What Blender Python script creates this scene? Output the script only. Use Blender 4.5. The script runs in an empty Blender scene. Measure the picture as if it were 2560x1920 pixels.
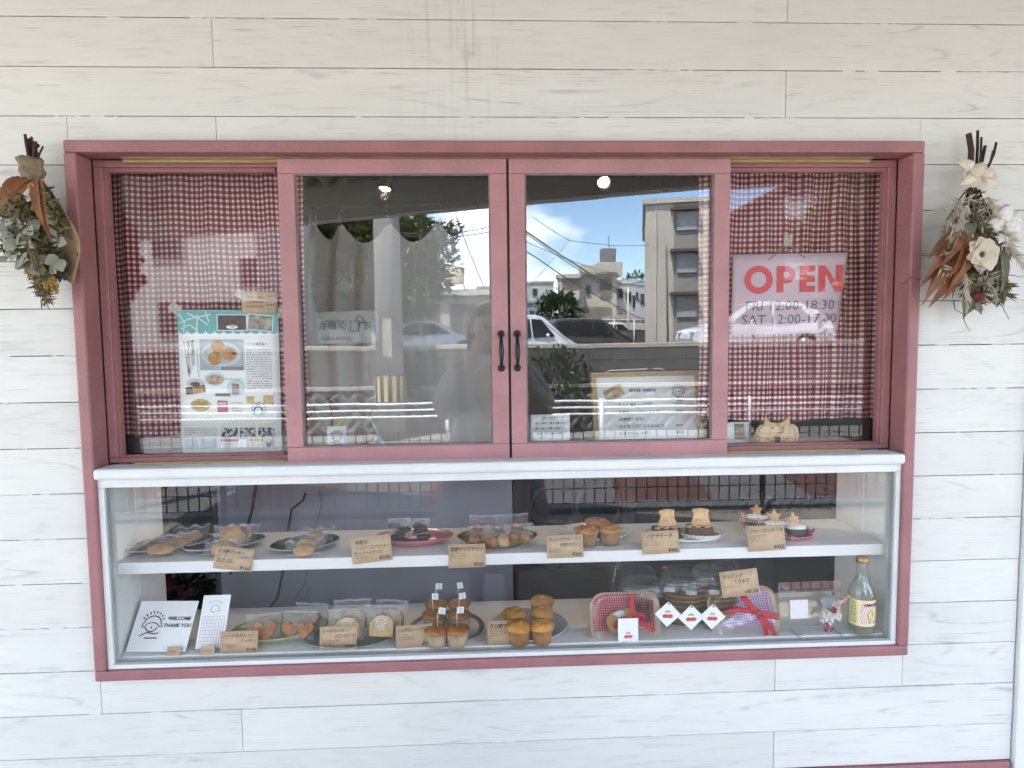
import bpy, math, random
from mathutils import Matrix, Vector, Euler, noise
R_ = random.Random(7)
rad = math.radians
SC = bpy.context.scene
COL = SC.collection

# ------------------------------------------------------------------ camera
CAM = Vector((0.89783, -1.44188, 1.42))
ROT = ((0.99904840, 0.01153006, -0.04206357),      # right   (x, down, depth)
       (-0.01450343, 0.99736505, -0.07108169),     # down
       (0.04113316, 0.07162412, 0.99658319))       # forward
FPX, KPX = 1600.0, 2560 / 2212
w_ = lambda r: Vector((r[0], r[2], -r[1]))
right_, down_, fwd_ = w_(ROT[0]), w_(ROT[1]), w_(ROT[2])
cam_d = bpy.data.cameras.new("camera"); cam = bpy.data.objects.new("camera", cam_d); COL.objects.link(cam)
m3 = Matrix((right_, -down_, -fwd_)).transposed()
cam.matrix_world = Matrix.Translation(CAM) @ m3.to_4x4()
cam_d.sensor_width = 36; cam_d.lens = FPX / 2560 * 36; cam_d.clip_start = 0.02; cam_d.clip_end = 3000
SC.camera = cam

# ------------------------------------------------------------------ sky, sun, exposure
SUN_EL, SUN_AZ = rad(64), rad(-40)           # sun stands behind the shop, high; azimuth from +y towards +x
world = bpy.data.worlds.new("World"); SC.world = world; world.use_nodes = True
nt = world.node_tree; nt.nodes.clear()
N = nt.nodes.new; Lk = nt.links.new
o_ = N("ShaderNodeOutputWorld"); bg = N("ShaderNodeBackground"); sky = N("ShaderNodeTexSky")
sky.sky_type = 'NISHITA'; sky.sun_disc = False; sky.sun_elevation = SUN_EL; sky.sun_rotation = SUN_AZ
sky.air_density = 1.0; sky.dust_density = 0.15; sky.ozone_density = 3.0
tc = N("ShaderNodeTexCoord"); mp = N("ShaderNodeMapping")
mp.inputs['Location'].default_value = (0.35, 0.1, 0.42); mp.inputs['Scale'].default_value = (3.0, 3.0, 4.6)
nz = N("ShaderNodeTexNoise"); nz.inputs['Scale'].default_value = 1.15; nz.inputs['Detail'].default_value = 9; nz.inputs['Roughness'].default_value = 0.55
rp = N("ShaderNodeValToRGB"); rp.color_ramp.elements[0].position = 0.50; rp.color_ramp.elements[1].position = 0.64
mx = N("ShaderNodeMix"); mx.data_type = 'RGBA'
Lk(tc.outputs['Generated'], mp.inputs[0]); Lk(mp.outputs[0], nz.inputs['Vector']); Lk(nz.outputs['Fac'], rp.inputs[0])
Lk(rp.outputs[0], mx.inputs['Factor']); Lk(sky.outputs[0], mx.inputs['A']); mx.inputs['B'].default_value = (10.5, 10.6, 10.8, 1)
Lk(mx.outputs['Result'], bg.inputs[0]); bg.inputs[1].default_value = 0.15; Lk(bg.outputs[0], o_.inputs[0])
sl = bpy.data.lights.new("sun", 'SUN'); sl.energy = 3.6; sl.angle = rad(0.5); sl.color = (1, .965, .91)
so = bpy.data.objects.new("sun", sl); COL.objects.link(so)
sd = Vector((math.sin(SUN_AZ) * math.cos(SUN_EL), math.cos(SUN_AZ) * math.cos(SUN_EL), math.sin(SUN_EL)))
so.rotation_euler = sd.to_track_quat('Z', 'Y').to_euler()
so.location = (0, 0, 30)
SC.view_settings.view_transform = 'Standard'; SC.view_settings.look = 'None'
SC.view_settings.gamma = 1; SC.view_settings.use_curve_mapping = False
SC.view_settings.exposure = 2.70
SC.render.engine = 'CYCLES'
cy = SC.cycles
cy.use_denoising = True; cy.max_bounces = 10; cy.transparent_max_bounces = 28; cy.diffuse_bounces = 5; cy.glossy_bounces = 4
cy.caustics_reflective = False; cy.caustics_refractive = False; cy.sample_clamp_indirect = 6

# ------------------------------------------------------------------ measuring helpers: a sight line of the photograph cut with a real plane
def ray(u, v):
    a, b = (u * KPX - 1280) / FPX, (v * KPX - 960) / FPX
    return right_ * a + down_ * b + fwd_
def at(u, v, y):
    d = ray(u, v); return CAM + d * ((y - CAM.y) / d.y)
def onz(u, v, z):
    d = ray(u, v); return CAM + d * ((z - CAM.z) / d.z)
YG = 0.085                                         # the panes' plane
def mir(u, v, D):                                  # a thing seen mirrored in the panes, D metres out in the street
    p = at(u, v, D + 2 * YG); return Vector((p.x, -D, p.z))
def mirz(u, v, z):
    p = onz(u, v, z); return Vector((p.x, 2 * YG - p.y, z))
OFF = {5: 230, 6: 780, 7: 1300, 8: 1720}
def cr(k, X, Y): return ((OFF[k] + X * .30136) / KPX, (1180 + Y * .30136) / KPX)

# ------------------------------------------------------------------ mesh helpers
class MB:
    def __init__(s): s.v, s.f, s.m, s.s = [], [], [], []
    def add(s, vs, fs, m=0, sm=False):
        b = len(s.v); s.v += [tuple(p) for p in vs]
        for f in fs: s.f.append([i + b for i in f]); s.m.append(m); s.s.append(sm)
        return s
    def box(s, x0, x1, y0, y1, z0, z1, m=0, M=None):
        v = [Vector((x, y, z)) for x in (x0, x1) for y in (y0, y1) for z in (z0, z1)]
        if M: v = [M @ p for p in v]
        return s.add(v, [(0, 1, 3, 2), (4, 6, 7, 5), (0, 4, 5, 1), (2, 3, 7, 6), (0, 2, 6, 4), (1, 5, 7, 3)], m)
    def prism(s, poly, y0, y1, m=0, M=None, sm=False):       # polygon in x,z pushed from y0 to y1
        n = len(poly); a = sum(poly[i][0] * poly[(i + 1) % n][1] - poly[(i + 1) % n][0] * poly[i][1] for i in range(n))
        if a < 0: poly = poly[::-1]
        v = [Vector((p[0], y0, p[1])) for p in poly] + [Vector((p[0], y1, p[1])) for p in poly]
        if M: v = [M @ p for p in v]
        s.add(v, [list(range(n)), list(range(2 * n - 1, n - 1, -1))], m)
        b = len(s.v) - 2 * n
        for i in range(n):
            j = (i + 1) % n
            s.f.append([b + i, b + n + i, b + n + j, b + j]); s.m.append(m); s.s.append(sm)
        return s
    def tube(s, pts, r, n=6, m=0, sm=True, cap=True):
        pts = [Vector(p) for p in pts]; k = len(pts)
        rs = r if isinstance(r, (list, tuple)) else [r] * k
        t0 = (pts[1] - pts[0]).normalized(); up = Vector((0, 0, 1)) if abs(t0.z) < .9 else Vector((1, 0, 0))
        nn = t0.cross(up).normalized(); vs = []
        for i, p in enumerate(pts):
            t = (pts[min(i + 1, k - 1)] - pts[max(i - 1, 0)]).normalized()
            nn = (nn - t * nn.dot(t)).normalized(); bb = t.cross(nn)
            for j in range(n):
                a = 2 * math.pi * j / n; vs.append(p + (nn * math.cos(a) + bb * math.sin(a)) * rs[i])
        fs = [(i * n + j, i * n + (j + 1) % n, (i + 1) * n + (j + 1) % n, (i + 1) * n + j) for i in range(k - 1) for j in range(n)]
        if cap: fs += [list(range(n))[::-1], list(range((k - 1) * n, k * n))]
        return s.add(vs, fs, m, sm)
    def lathe(s, prof, n=24, c=(0, 0, 0), sx=1, sy=1, m=0, fn=None, sm=True, M=None):
        vs = []; k = len(prof)
        for i, (r, z) in enumerate(prof):
            for j in range(n):
                a = 2 * math.pi * j / n; rr = r; zz = z
                if fn: rr, zz = fn(r, z, a, i)
                p = Vector((c[0] + rr * math.cos(a) * sx, c[1] + rr * math.sin(a) * sy, c[2] + zz)); vs.append(M @ p if M else p)
        fs = [(i * n + j, i * n + (j + 1) % n, (i + 1) * n + (j + 1) % n, (i + 1) * n + j) for i in range(k - 1) for j in range(n)]
        if prof[0][0] > 1e-5: fs.append(list(range(n))[::-1])
        if prof[-1][0] > 1e-5: fs.append(list(range((k - 1) * n, k * n)))
        return s.add(vs, fs, m, sm)
    def ell(s, c, r, nu=12, nv=8, m=0, fn=None, M=None):
        pr = [(math.sin(math.pi * i / nv), -math.cos(math.pi * i / nv)) for i in range(nv + 1)]
        vs = []
        for (q, z) in pr:
            for j in range(nu):
                a = 2 * math.pi * j / nu; d = Vector((q * math.cos(a), q * math.sin(a), z)); k = fn(d) if fn else 1
                p = Vector((c[0] + d.x * r[0] * k, c[1] + d.y * r[1] * k, c[2] + d.z * r[2] * k)); vs.append(M @ p if M else p)
        fs = [(i * nu + j, i * nu + (j + 1) % nu, (i + 1) * nu + (j + 1) % nu, (i + 1) * nu + j) for i in range(nv) for j in range(nu)]
        return s.add(vs, fs, m, True)
    def grid(s, fn, nu, nv, m=0, sm=True):
        vs = [fn(i / nu, j / nv) for j in range(nv + 1) for i in range(nu + 1)]
        fs = [(j * (nu + 1) + i, j * (nu + 1) + i + 1, (j + 1) * (nu + 1) + i + 1, (j + 1) * (nu + 1) + i) for j in range(nv) for i in range(nu)]
        return s.add(vs, fs, m, sm)
    def leaf(s, a, b, w, nrm=Vector((0, -1, 0)), bend=0.0, m=0, n=5, fold=.25, shape=.55):
        a, b = Vector(a), Vector(b); d = b - a; L = d.length; d = d / L
        side = d.cross(nrm).normalized(); up = side.cross(d).normalized(); vs = []
        for i in range(n + 1):
            t = i / n; p = a + d * L * t + up * (bend * L * math.sin(math.pi * t))
            ww = w * .5 * (math.sin(math.pi * min(.97, max(.06, t)) ** shape) ** .9)
            vs += [p - side * ww + up * ww * fold, p, p + side * ww + up * ww * fold]
        fs = []
        for i in range(n):
            for q in (0, 1): fs.append((i * 3 + q, i * 3 + q + 1, i * 3 + q + 4, i * 3 + q + 3))
        return s.add(vs, fs, m, True)
    def mesh(s, name, mats):
        me = bpy.data.meshes.new(name); me.from_pydata(s.v, [], s.f)
        for k in (mats if isinstance(mats, (list, tuple)) else [mats]): me.materials.append(k)
        me.polygons.foreach_set("material_index", s.m); me.polygons.foreach_set("use_smooth", s.s); me.update(); return me
    def build(s, name, mats, parent=None, loc=(0, 0, 0), rot=(0, 0, 0), bev=0, solid=0, sub=0):
        return put(name, s.mesh(name, mats), parent, loc, rot, bev, solid, sub)
def put(name, me, parent=None, loc=(0, 0, 0), rot=(0, 0, 0), bev=0, solid=0, sub=0):
    o = bpy.data.objects.new(name, me); COL.objects.link(o); o.location = loc; o.rotation_euler = rot
    if parent: o.parent = parent
    if solid: q = o.modifiers.new("solid", 'SOLIDIFY'); q.thickness = solid; q.offset = 0
    if bev: q = o.modifiers.new("bevel", 'BEVEL'); q.width = bev; q.segments = 2; q.limit_method = 'ANGLE'
    if sub: q = o.modifiers.new("subdiv", 'SUBSURF'); q.levels = q.render_levels = sub
    return o
def tag(o, label=None, cat=None, group=None, kind=None):
    for k, v in (("label", label), ("category", cat), ("group", group), ("kind", kind)):
        if v: o[k] = v
    return o
def thing(name, label, cat, loc=(0, 0, 0), rot=(0, 0, 0), group=None):
    return tag(put(name, None, None, loc, rot), label, cat, group)
def copy_tree(o, parent=None):
    c = o.copy(); COL.objects.link(c); c.parent = parent
    for ch in list(o.children): copy_tree(ch, c)
    return c
def jit(a): return R_.uniform(-a, a)

# ------------------------------------------------------------------ material helpers
def srgb(r, g, b): return tuple(((c / 255) / 12.92 if c <= 10 else ((c / 255 + .055) / 1.055) ** 2.4) for c in (r, g, b)) + (1,)
def c4(c): return tuple(c) if len(c) == 4 else tuple(c) + (1,)
def newmat(name):
    m = bpy.data.materials.new(name); m.use_nodes = True; t = m.node_tree
    b = t.nodes.get("Principled BSDF"); return m, t, b
def M(name, col, rough=.6, var=.12, scale=20, bump=0, metal=0, stretch=(1, 1, 1), col2=None, pos=(.35, .65), bscale=None, sheen=0, trans=0, coat=0, rnd=0, detail=4):
    m, t, b = newmat(name); n, l = t.nodes.new, t.links.new
    b.inputs['Roughness'].default_value = rough; b.inputs['Metallic'].default_value = metal
    if coat: b.inputs['Coat Weight'].default_value = coat
    tc = n("ShaderNodeTexCoord"); mp = n("ShaderNodeMapping"); mp.inputs['Scale'].default_value = stretch
    l(tc.outputs['Object'], mp.inputs[0])
    nz = n("ShaderNodeTexNoise"); nz.inputs['Scale'].default_value = scale; nz.inputs['Detail'].default_value = detail
    l(mp.outputs[0], nz.inputs['Vector'])
    rp = n("ShaderNodeValToRGB"); rp.color_ramp.elements[0].position = pos[0]; rp.color_ramp.elements[1].position = pos[1]
    c = c4(col); k = 1 - var
    rp.color_ramp.elements[0].color = c4(col2) if col2 else (c[0] * k, c[1] * k, c[2] * k, 1); rp.color_ramp.elements[1].color = c
    l(nz.outputs['Fac'], rp.inputs[0]); src = rp.outputs[0]
    if rnd:
        oi = n("ShaderNodeObjectInfo"); hs = n("ShaderNodeHueSaturation"); mr = n("ShaderNodeMapRange")
        mr.inputs['To Min'].default_value = 1 - rnd; mr.inputs['To Max'].default_value = 1 + rnd
        l(oi.outputs['Random'], mr.inputs['Value']); l(mr.outputs[0], hs.inputs['Value']); l(src, hs.inputs['Color']); src = hs.outputs[0]
    l(src, b.inputs['Base Color'])
    if bump:
        bp = n("ShaderNodeBump"); bp.inputs['Strength'].default_value = bump; bp.inputs['Distance'].default_value = .01
        if bscale:
            n2 = n("ShaderNodeTexNoise"); n2.inputs['Scale'].default_value = bscale; n2.inputs['Detail'].default_value = 5
            l(mp.outputs[0], n2.inputs['Vector']); l(n2.outputs['Fac'], bp.inputs['Height'])
        else: l(nz.outputs['Fac'], bp.inputs['Height'])
        l(bp.outputs[0], b.inputs['Normal'])
    if trans:
        ts = n("ShaderNodeBsdfTranslucent"); l(src, ts.inputs[0]); mxs = n("ShaderNodeMixShader"); mxs.inputs[0].default_value = trans
        l(b.outputs[0], mxs.inputs[1]); l(ts.outputs[0], mxs.inputs[2]); l(mxs.outputs[0], t.nodes["Material Output"].inputs[0])
    return m
def emit(name, col, s):
    m, t, b = newmat(name); b.inputs['Base Color'].default_value = (0, 0, 0, 1)
    b.inputs['Emission Color'].default_value = c4(col); b.inputs['Emission Strength'].default_value = s; return m
def clear(name, F0=.04, tint=(1, 1, 1), haze=0, hcol=(.8, .8, .8), rough=0.0, bump=0, bscale=60):
    """thin transparent sheet: clear pass-through plus angle-dependent mirror"""
    m, t, b = newmat(name); n, l = t.nodes.new, t.links.new
    t.nodes.remove(b); out = t.nodes["Material Output"]
    tr = n("ShaderNodeBsdfTransparent"); tr.inputs[0].default_value = c4(tint)
    gl = n("ShaderNodeBsdfAnisotropic") if False else n("ShaderNodeBsdfGlossy"); gl.inputs['Roughness'].default_value = rough
    lw = n("ShaderNodeLayerWeight"); lw.inputs[0].default_value = .5
    pw = n("ShaderNodeMath"); pw.operation = 'POWER'; pw.inputs[1].default_value = 5; l(lw.outputs['Facing'], pw.inputs[0])
    ma = n("ShaderNodeMath"); ma.operation = 'MULTIPLY_ADD'; ma.inputs[1].default_value = 1 - F0; ma.inputs[2].default_value = F0; l(pw.outputs[0], ma.inputs[0])
    mxs = n("ShaderNodeMixShader"); l(ma.outputs[0], mxs.inputs[0]); l(gl.outputs[0], mxs.inputs[2])
    if haze:
        df = n("ShaderNodeBsdfDiffuse"); df.inputs[0].default_value = c4(hcol); m2 = n("ShaderNodeMixShader"); m2.inputs[0].default_value = haze
        l(tr.outputs[0], m2.inputs[1]); l(df.outputs[0], m2.inputs[2]); l(m2.outputs[0], mxs.inputs[1])
    else: l(tr.outputs[0], mxs.inputs[1])
    if bump:
        tc = n("ShaderNodeTexCoord"); nz = n("ShaderNodeTexNoise"); nz.inputs['Scale'].default_value = bscale; nz.inputs['Detail'].default_value = 3
        bp = n("ShaderNodeBump"); bp.inputs['Strength'].default_value = bump; bp.inputs['Distance'].default_value = .01
        l(tc.outputs['Object'], nz.inputs['Vector']); l(nz.outputs['Fac'], bp.inputs['Height']); l(bp.outputs[0], gl.inputs['Normal'])
    l(mxs.outputs[0], out.inputs[0]); return m
def gingham(name, white, mid, dark, period, uv=True, trans=.15, rough=.9):
    """woven check: coloured warp and weft stripes, full colour where both cross"""
    m, t, b = newmat(name); n, l = t.nodes.new, t.links.new
    tc = n("ShaderNodeTexCoord"); sp = n("ShaderNodeSeparateXYZ"); l(tc.outputs['UV' if uv else 'Object'], sp.inputs[0])
    fs = []
    for k in (("X", "Y") if uv else ("X", "Z")):
        a = n("ShaderNodeMath"); a.operation = 'DIVIDE'; a.inputs[1].default_value = period; l(sp.outputs[k], a.inputs[0])
        f = n("ShaderNodeMath"); f.operation = 'FRACT'; l(a.outputs[0], f.inputs[0])
        g = n("ShaderNodeMath"); g.operation = 'GREATER_THAN'; g.inputs[1].default_value = .46; l(f.outputs[0], g.inputs[0]); fs.append(g)
    ad = n("ShaderNodeMath"); ad.operation = 'ADD'; l(fs[0].outputs[0], ad.inputs[0]); l(fs[1].outputs[0], ad.inputs[1])
    hf = n("ShaderNodeMath"); hf.operation = 'MULTIPLY'; hf.inputs[1].default_value = .5; l(ad.outputs[0], hf.inputs[0])
    rp = n("ShaderNodeValToRGB"); rp.color_ramp.interpolation = 'CONSTANT'
    e = rp.color_ramp.elements; e[0].color = c4(white); e[1].position = .4; e[1].color = c4(mid); q = e.new(.9); q.color = c4(dark)
    l(hf.outputs[0], rp.inputs[0]); l(rp.outputs[0], b.inputs['Base Color']); b.inputs['Roughness'].default_value = rough
    if trans:
        ts = n("ShaderNodeBsdfTranslucent"); l(rp.outputs[0], ts.inputs[0]); mxs = n("ShaderNodeMixShader"); mxs.inputs[0].default_value = trans
        l(b.outputs[0], mxs.inputs[1]); l(ts.outputs[0], mxs.inputs[2]); l(mxs.outputs[0], t.nodes["Material Output"].inputs[0])
    return m
def whitewood(name):
    m, t, b = newmat(name); n, l = t.nodes.new, t.links.new
    tc = n("ShaderNodeTexCoord"); oi = n("ShaderNodeObjectInfo"); ad = n("ShaderNodeVectorMath"); ad.operation = 'MULTIPLY_ADD'
    cb = n("ShaderNodeCombineXYZ"); 
    for i, k in enumerate((37.0, 11.0, 53.0)):
        mu = n("ShaderNodeMath"); mu.operation = 'MULTIPLY'; mu.inputs[1].default_value = k; l(oi.outputs['Random'], mu.inputs[0]); l(mu.outputs[0], cb.inputs[i])
    ad.inputs[1].default_value = (1, 1, 1); l(tc.outputs['Object'], ad.inputs[0]); l(cb.outputs[0], ad.inputs[2])
    def nz(scale, st, detail=4, rough=.5):
        mp = n("ShaderNodeMapping"); mp.inputs['Scale'].default_value = st; l(ad.outputs[0], mp.inputs[0])
        z = n("ShaderNodeTexNoise"); z.inputs['Scale'].default_value = scale; z.inputs['Detail'].default_value = detail; z.inputs['Roughness'].default_value = rough; l(mp.outputs[0], z.inputs['Vector']); return z
    def ramp(src, a, b_, ca=(0, 0, 0, 1), cb_=(1, 1, 1, 1)):
        r = n("ShaderNodeValToRGB"); r.color_ramp.elements[0].position = a; r.color_ramp.elements[1].position = b_
        r.color_ramp.elements[0].color = ca; r.color_ramp.elements[1].color = cb_; l(src, r.inputs[0]); return r
    # growth-ring contours: a smooth stretched field folded into many thin lines
    f = nz(1.0, (1.0, 1, 11), 1.5, .4); k = n("ShaderNodeMath"); k.operation = 'MULTIPLY'; k.inputs[1].default_value = 26; l(f.outputs['Fac'], k.inputs[0])
    s = n("ShaderNodeMath"); s.operation = 'PINGPONG'; s.inputs[1].default_value = 1; l(k.outputs[0], s.inputs[0])
    rings = ramp(s.outputs[0], .0, .24, (1, 1, 1, 1), (0, 0, 0, 1))
    msk = ramp(nz(1.0, (2.2, 1, 9), 4).outputs['Fac'], .44, .66)
    fine = ramp(nz(1.0, (9, 1, 260), 3, .6).outputs['Fac'], .50, .78)
    m1 = n("ShaderNodeMath"); m1.operation = 'MULTIPLY'; l(rings.outputs[0], m1.inputs[0]); l(msk.outputs[0], m1.inputs[1])
    m2 = n("ShaderNodeMath"); m2.operation = 'MULTIPLY_ADD'; m2.inputs[1].default_value = .8; l(fine.outputs[0], m2.inputs[0]); l(m1.outputs[0], m2.inputs[2])
    br = n("ShaderNodeMath"); br.operation = 'MULTIPLY'; br.use_clamp = True; l(m2.outputs[0], br.inputs[0])
    brk = ramp(nz(1.0, (16, 1, 40), 3).outputs['Fac'], .36, .62); l(brk.outputs[0], br.inputs[1])
    base = ramp(nz(1.0, (1.4, 1, 5), 4).outputs['Fac'], .3, .7, (.64, .62, .575, 1), (.705, .685, .64, 1))
    mx = n("ShaderNodeMix"); mx.data_type = 'RGBA'; l(base.outputs[0], mx.inputs['A']); mx.inputs['B'].default_value = (.42, .40, .385, 1)
    k2 = n("ShaderNodeMath"); k2.operation = 'MULTIPLY'; k2.inputs[1].default_value = .8; l(br.outputs[0], k2.inputs[0]); l(k2.outputs[0], mx.inputs['Factor'])
    hs = n("ShaderNodeHueSaturation"); mr = n("ShaderNodeMapRange"); mr.inputs['To Min'].default_value = .965; mr.inputs['To Max'].default_value = 1.03
    l(oi.outputs['Random'], mr.inputs[0]); l(mr.outputs[0], hs.inputs['Value']); l(mx.outputs['Result'], hs.inputs['Color'])
    ge = n("ShaderNodeNewGeometry"); sx = n("ShaderNodeSeparateXYZ"); l(ge.outputs['Position'], sx.inputs[0])
    mq = n("ShaderNodeMapping"); mq.inputs['Scale'].default_value = (70, 1, 5); l(ge.outputs['Position'], mq.inputs[0])
    zq = n("ShaderNodeTexNoise"); zq.inputs['Scale'].default_value = 1; zq.inputs['Detail'].default_value = 3; l(mq.outputs[0], zq.inputs['Vector'])
    rq = ramp(zq.outputs['Fac'], .52, .72); bx = n("ShaderNodeMapRange"); bx.interpolation_type = 'SMOOTHSTEP'
    da = n("ShaderNodeMath"); da.operation = 'SUBTRACT'; da.inputs[1].default_value = .845; l(sx.outputs[0], da.inputs[0]); db = n("ShaderNodeMath"); db.operation = 'ABSOLUTE'; l(da.outputs[0], db.inputs[0])
    bx.inputs['From Min'].default_value = .16; bx.inputs['From Max'].default_value = .02; l(db.outputs[0], bx.inputs[0])
    bz = n("ShaderNodeMapRange"); bz.inputs['From Min'].default_value = 1.84; bz.inputs['From Max'].default_value = 1.95; l(sx.outputs[2], bz.inputs[0])
    m5 = n("ShaderNodeMath"); m5.operation = 'MULTIPLY'; l(bx.outputs[0], m5.inputs[0]); l(bz.outputs[0], m5.inputs[1]); m6 = n("ShaderNodeMath"); m6.operation = 'MULTIPLY'; l(m5.outputs[0], m6.inputs[0]); l(rq.outputs[0], m6.inputs[1])
    m7 = n("ShaderNodeMath"); m7.operation = 'MULTIPLY'; m7.inputs[1].default_value = .36; l(m6.outputs[0], m7.inputs[0])
    mst = n("ShaderNodeMix"); mst.data_type = 'RGBA'; l(m7.outputs[0], mst.inputs['Factor']); l(hs.outputs[0], mst.inputs['A']); mst.inputs['B'].default_value = (.30, .28, .25, 1)
    l(mst.outputs['Result'], b.inputs['Base Color']); b.inputs['Roughness'].default_value = .62
    bp = n("ShaderNodeBump"); bp.inputs['Strength'].default_value = .25; bp.inputs['Distance'].default_value = .002; bp.invert = True
    l(br.outputs[0], bp.inputs['Height']); l(bp.outputs[0], b.inputs['Normal']); return m

# ------------------------------------------------------------------ lettering: flat outlines of glyphs, laid on a card or sheet
def text_into(mb, s, size, x, z, align='LEFT', y=0.0, m=0, shear=0.0, rot=0.0, bold=0.0, mirror=False, sx=1.0, maxw=None):
    cu = bpy.data.curves.new("t", 'FONT'); cu.body = s; cu.size = size; cu.align_x = align; cu.shear = shear
    cu.resolution_u = 2; cu.offset = (bold if s.isascii() else min(bold, .008)) * size
    o = bpy.data.objects.new("t", cu); COL.objects.link(o)
    me = bpy.data.meshes.new_from_object(o)
    ca, sa = math.cos(rot), math.sin(rot); vs = []
    if maxw and me.vertices:
        xm = max(v.co.x for v in me.vertices) * sx
        if xm > maxw: sx *= maxw / xm
    for v in me.vertices:
        px, pz = v.co.x * sx, v.co.y
        px, pz = px * ca - pz * sa, px * sa + pz * ca
        vs.append((x + (-px if mirror else px), y, z + pz))
    mb.add(vs, [list(p.vertices) for p in me.polygons], m)
    bpy.data.objects.remove(o); bpy.data.curves.remove(cu); bpy.data.meshes.remove(me); return mb
def stroke(mb, pts, w, y=0.0, m=0):
    """a pen line as a flat ribbon in the x,z plane"""
    n = len(pts); vs = []
    for i, p in enumerate(pts):
        a, b = pts[max(0, i - 1)], pts[min(n - 1, i + 1)]; dx, dz = b[0] - a[0], b[1] - a[1]; L = math.hypot(dx, dz) or 1
        vs += [(p[0] - dz / L * w / 2, y, p[1] + dx / L * w / 2), (p[0] + dz / L * w / 2, y, p[1] - dx / L * w / 2)]
    return mb.add(vs, [(2 * i, 2 * i + 1, 2 * i + 3, 2 * i + 2) for i in range(n - 1)], m)
def arc(cx, cz, rx, rz, a0, a1, n=10): return [(cx + rx * math.cos(rad(a0 + (a1 - a0) * i / n)), cz + rz * math.sin(rad(a0 + (a1 - a0) * i / n))) for i in range(n + 1)]
def scribble(mb, x0, x1, z, h, y=0, m=0):
    """a line of writing too small to read: runs of tiny pen marks"""
    x = x0
    while x < x1:
        w = h * R_.uniform(.4, .9); q = R_.random()
        if q < .85:
            stroke(mb, [(x, z + h * R_.uniform(0, .5)), (x + w * .7, z + h * R_.uniform(.3, 1))], h * .22, y, m)
            stroke(mb, [(x + w * .4, z + h), (x + w * R_.uniform(.1, .7), z)], h * .2, y, m)
        x += w * 1.15
def face_logo(mb, cx, cz, s, y=0, m=0):
    """the shop's pen drawing: a round face under a cap of hair, small marks over it, arms below"""
    w = s * .05
    stroke(mb, arc(cx, cz - .02 * s, .30 * s, .30 * s, 200, 340, 10), w, y, m)
    stroke(mb, arc(cx, cz + .02 * s, .40 * s, .36 * s, 10, 170, 12), w, y, m)
    stroke(mb, [(cx - .40 * s, cz + .08 * s), (cx - .48 * s, cz - .12 * s), (cx - .3 * s, cz - .1 * s)], w, y, m)
    stroke(mb, [(cx + .40 * s, cz + .08 * s), (cx + .48 * s, cz - .10 * s), (cx + .3 * s, cz - .08 * s)], w, y, m)
    stroke(mb, arc(cx, cz - .12 * s, .33 * s, .2 * s, 20, 160, 8), w * .8, y, m)
    stroke(mb, [(cx - .02 * s, cz - .08 * s), (cx + .03 * s, cz - .16 * s), (cx - .03 * s, cz - .17 * s)], w, y, m)
    stroke(mb, [(cx - .45 * s, cz - .52 * s), (cx - .15 * s, cz - .36 * s), (cx + .25 * s, cz - .42 * s), (cx + .4 * s, cz - .36 * s)], w, y, m)
    for i in range(8):
        a = rad(25 + i * 18); r0, r1 = .46 * s, .58 * s
        stroke(mb, [(cx + r0 * math.cos(a), cz + .03 * s + r0 * math.sin(a)), (cx + r1 * math.cos(a), cz + .03 * s + r1 * math.sin(a))], w * 1.1, y, m)
    stroke(mb, [(cx - .2 * s, cz - .6 * s), (cx + .4 * s, cz - .6 * s)], w, y, m)
# ------------------------------------------------------------------ materials
PLANK = whitewood("whitewashed wood")
PINK = M("rose paint", (.345, .148, .150), .5, .17, 11, .22, stretch=(1, 1, 1), bscale=140, detail=9)
PINK2 = M("rose paint lighter", (.435, .210, .215), .5, .15, 11, .22, bscale=140, detail=9)
WHITE = M("white gloss paint", (.72, .72, .71), .45, .07, 12, .15, bscale=45)
WHITE2 = M("white board", (.80, .785, .765), .6, .05, 8)
BACK = M("gap shadow board", (.17, .145, .135), .9)
BRASS = M("varnished pine strip", (.46, .33, .15), .5, .3, 8, stretch=(2, 30, 30))
PUTTY = M("glazing putty", (.20, .17, .155), .6, .3, 30)
GLASS = clear("window glass", .108, (.975, .985, .98), bump=.035, bscale=2.2)
GLASSF = clear("side light glass", .05, (.985, .99, .985), bump=.035, bscale=2.2)
GLASS2 = clear("display glass", .036, (.995, .997, .995))
IRON = M("black iron", (.022, .022, .024), .38, .2, 60, .1, metal=.4)
CONC = M("concrete", (.45, .415, .345), .85, .25, 2.2, .2, detail=9, bscale=30)
CONCD = M("weathered concrete", (.165, .155, .145), .9, .45, 1.1, .25, detail=10, bscale=24, rnd=.10)
ASPH = M("asphalt", (.30, .29, .28), .9, .35, 90, .3, detail=6)
REDP = M("red road paint", (.24, .125, .11), .85, .35, 60, .2)
WPAINT = M("white road paint", (.78, .78, .77), .7, .1, 12)
CREAM = M("cream render", (.56, .51, .43), .85, .16, .6, .1, detail=10)
CREAM2 = M("pale render", (.62, .60, .55), .85, .22, .8, .1, detail=10)
DGREY = M("dark grey metal", (.06, .062, .065), .5)
GREYP = M("grey panel", (.22, .215, .205), .8, .2, 3)
WMET = M("white enamelled metal", (.82, .82, .80), .35)
LEAFG = M("tree leaf", (.145, .15, .050), .55, .5, 1.5, trans=.25, col2=(.055, .075, .020))
LEAFG2 = M("shrub leaf", (.055, .095, .028), .5, .45, 12, trans=.2)
BARK = M("bark", (.13, .10, .075), .9, .4, 12, .5)
BLACK = M("black plastic", (.012, .012, .013), .45)
DARKW = M("dark stained wood", (.035, .02, .014), .5, .4, 6, stretch=(1, 1, 8))
PAPER = M("white paper", (.88, .88, .88), .7, .03, 5)
INK = M("black ink", (.02, .02, .024), .6, 0)
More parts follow.
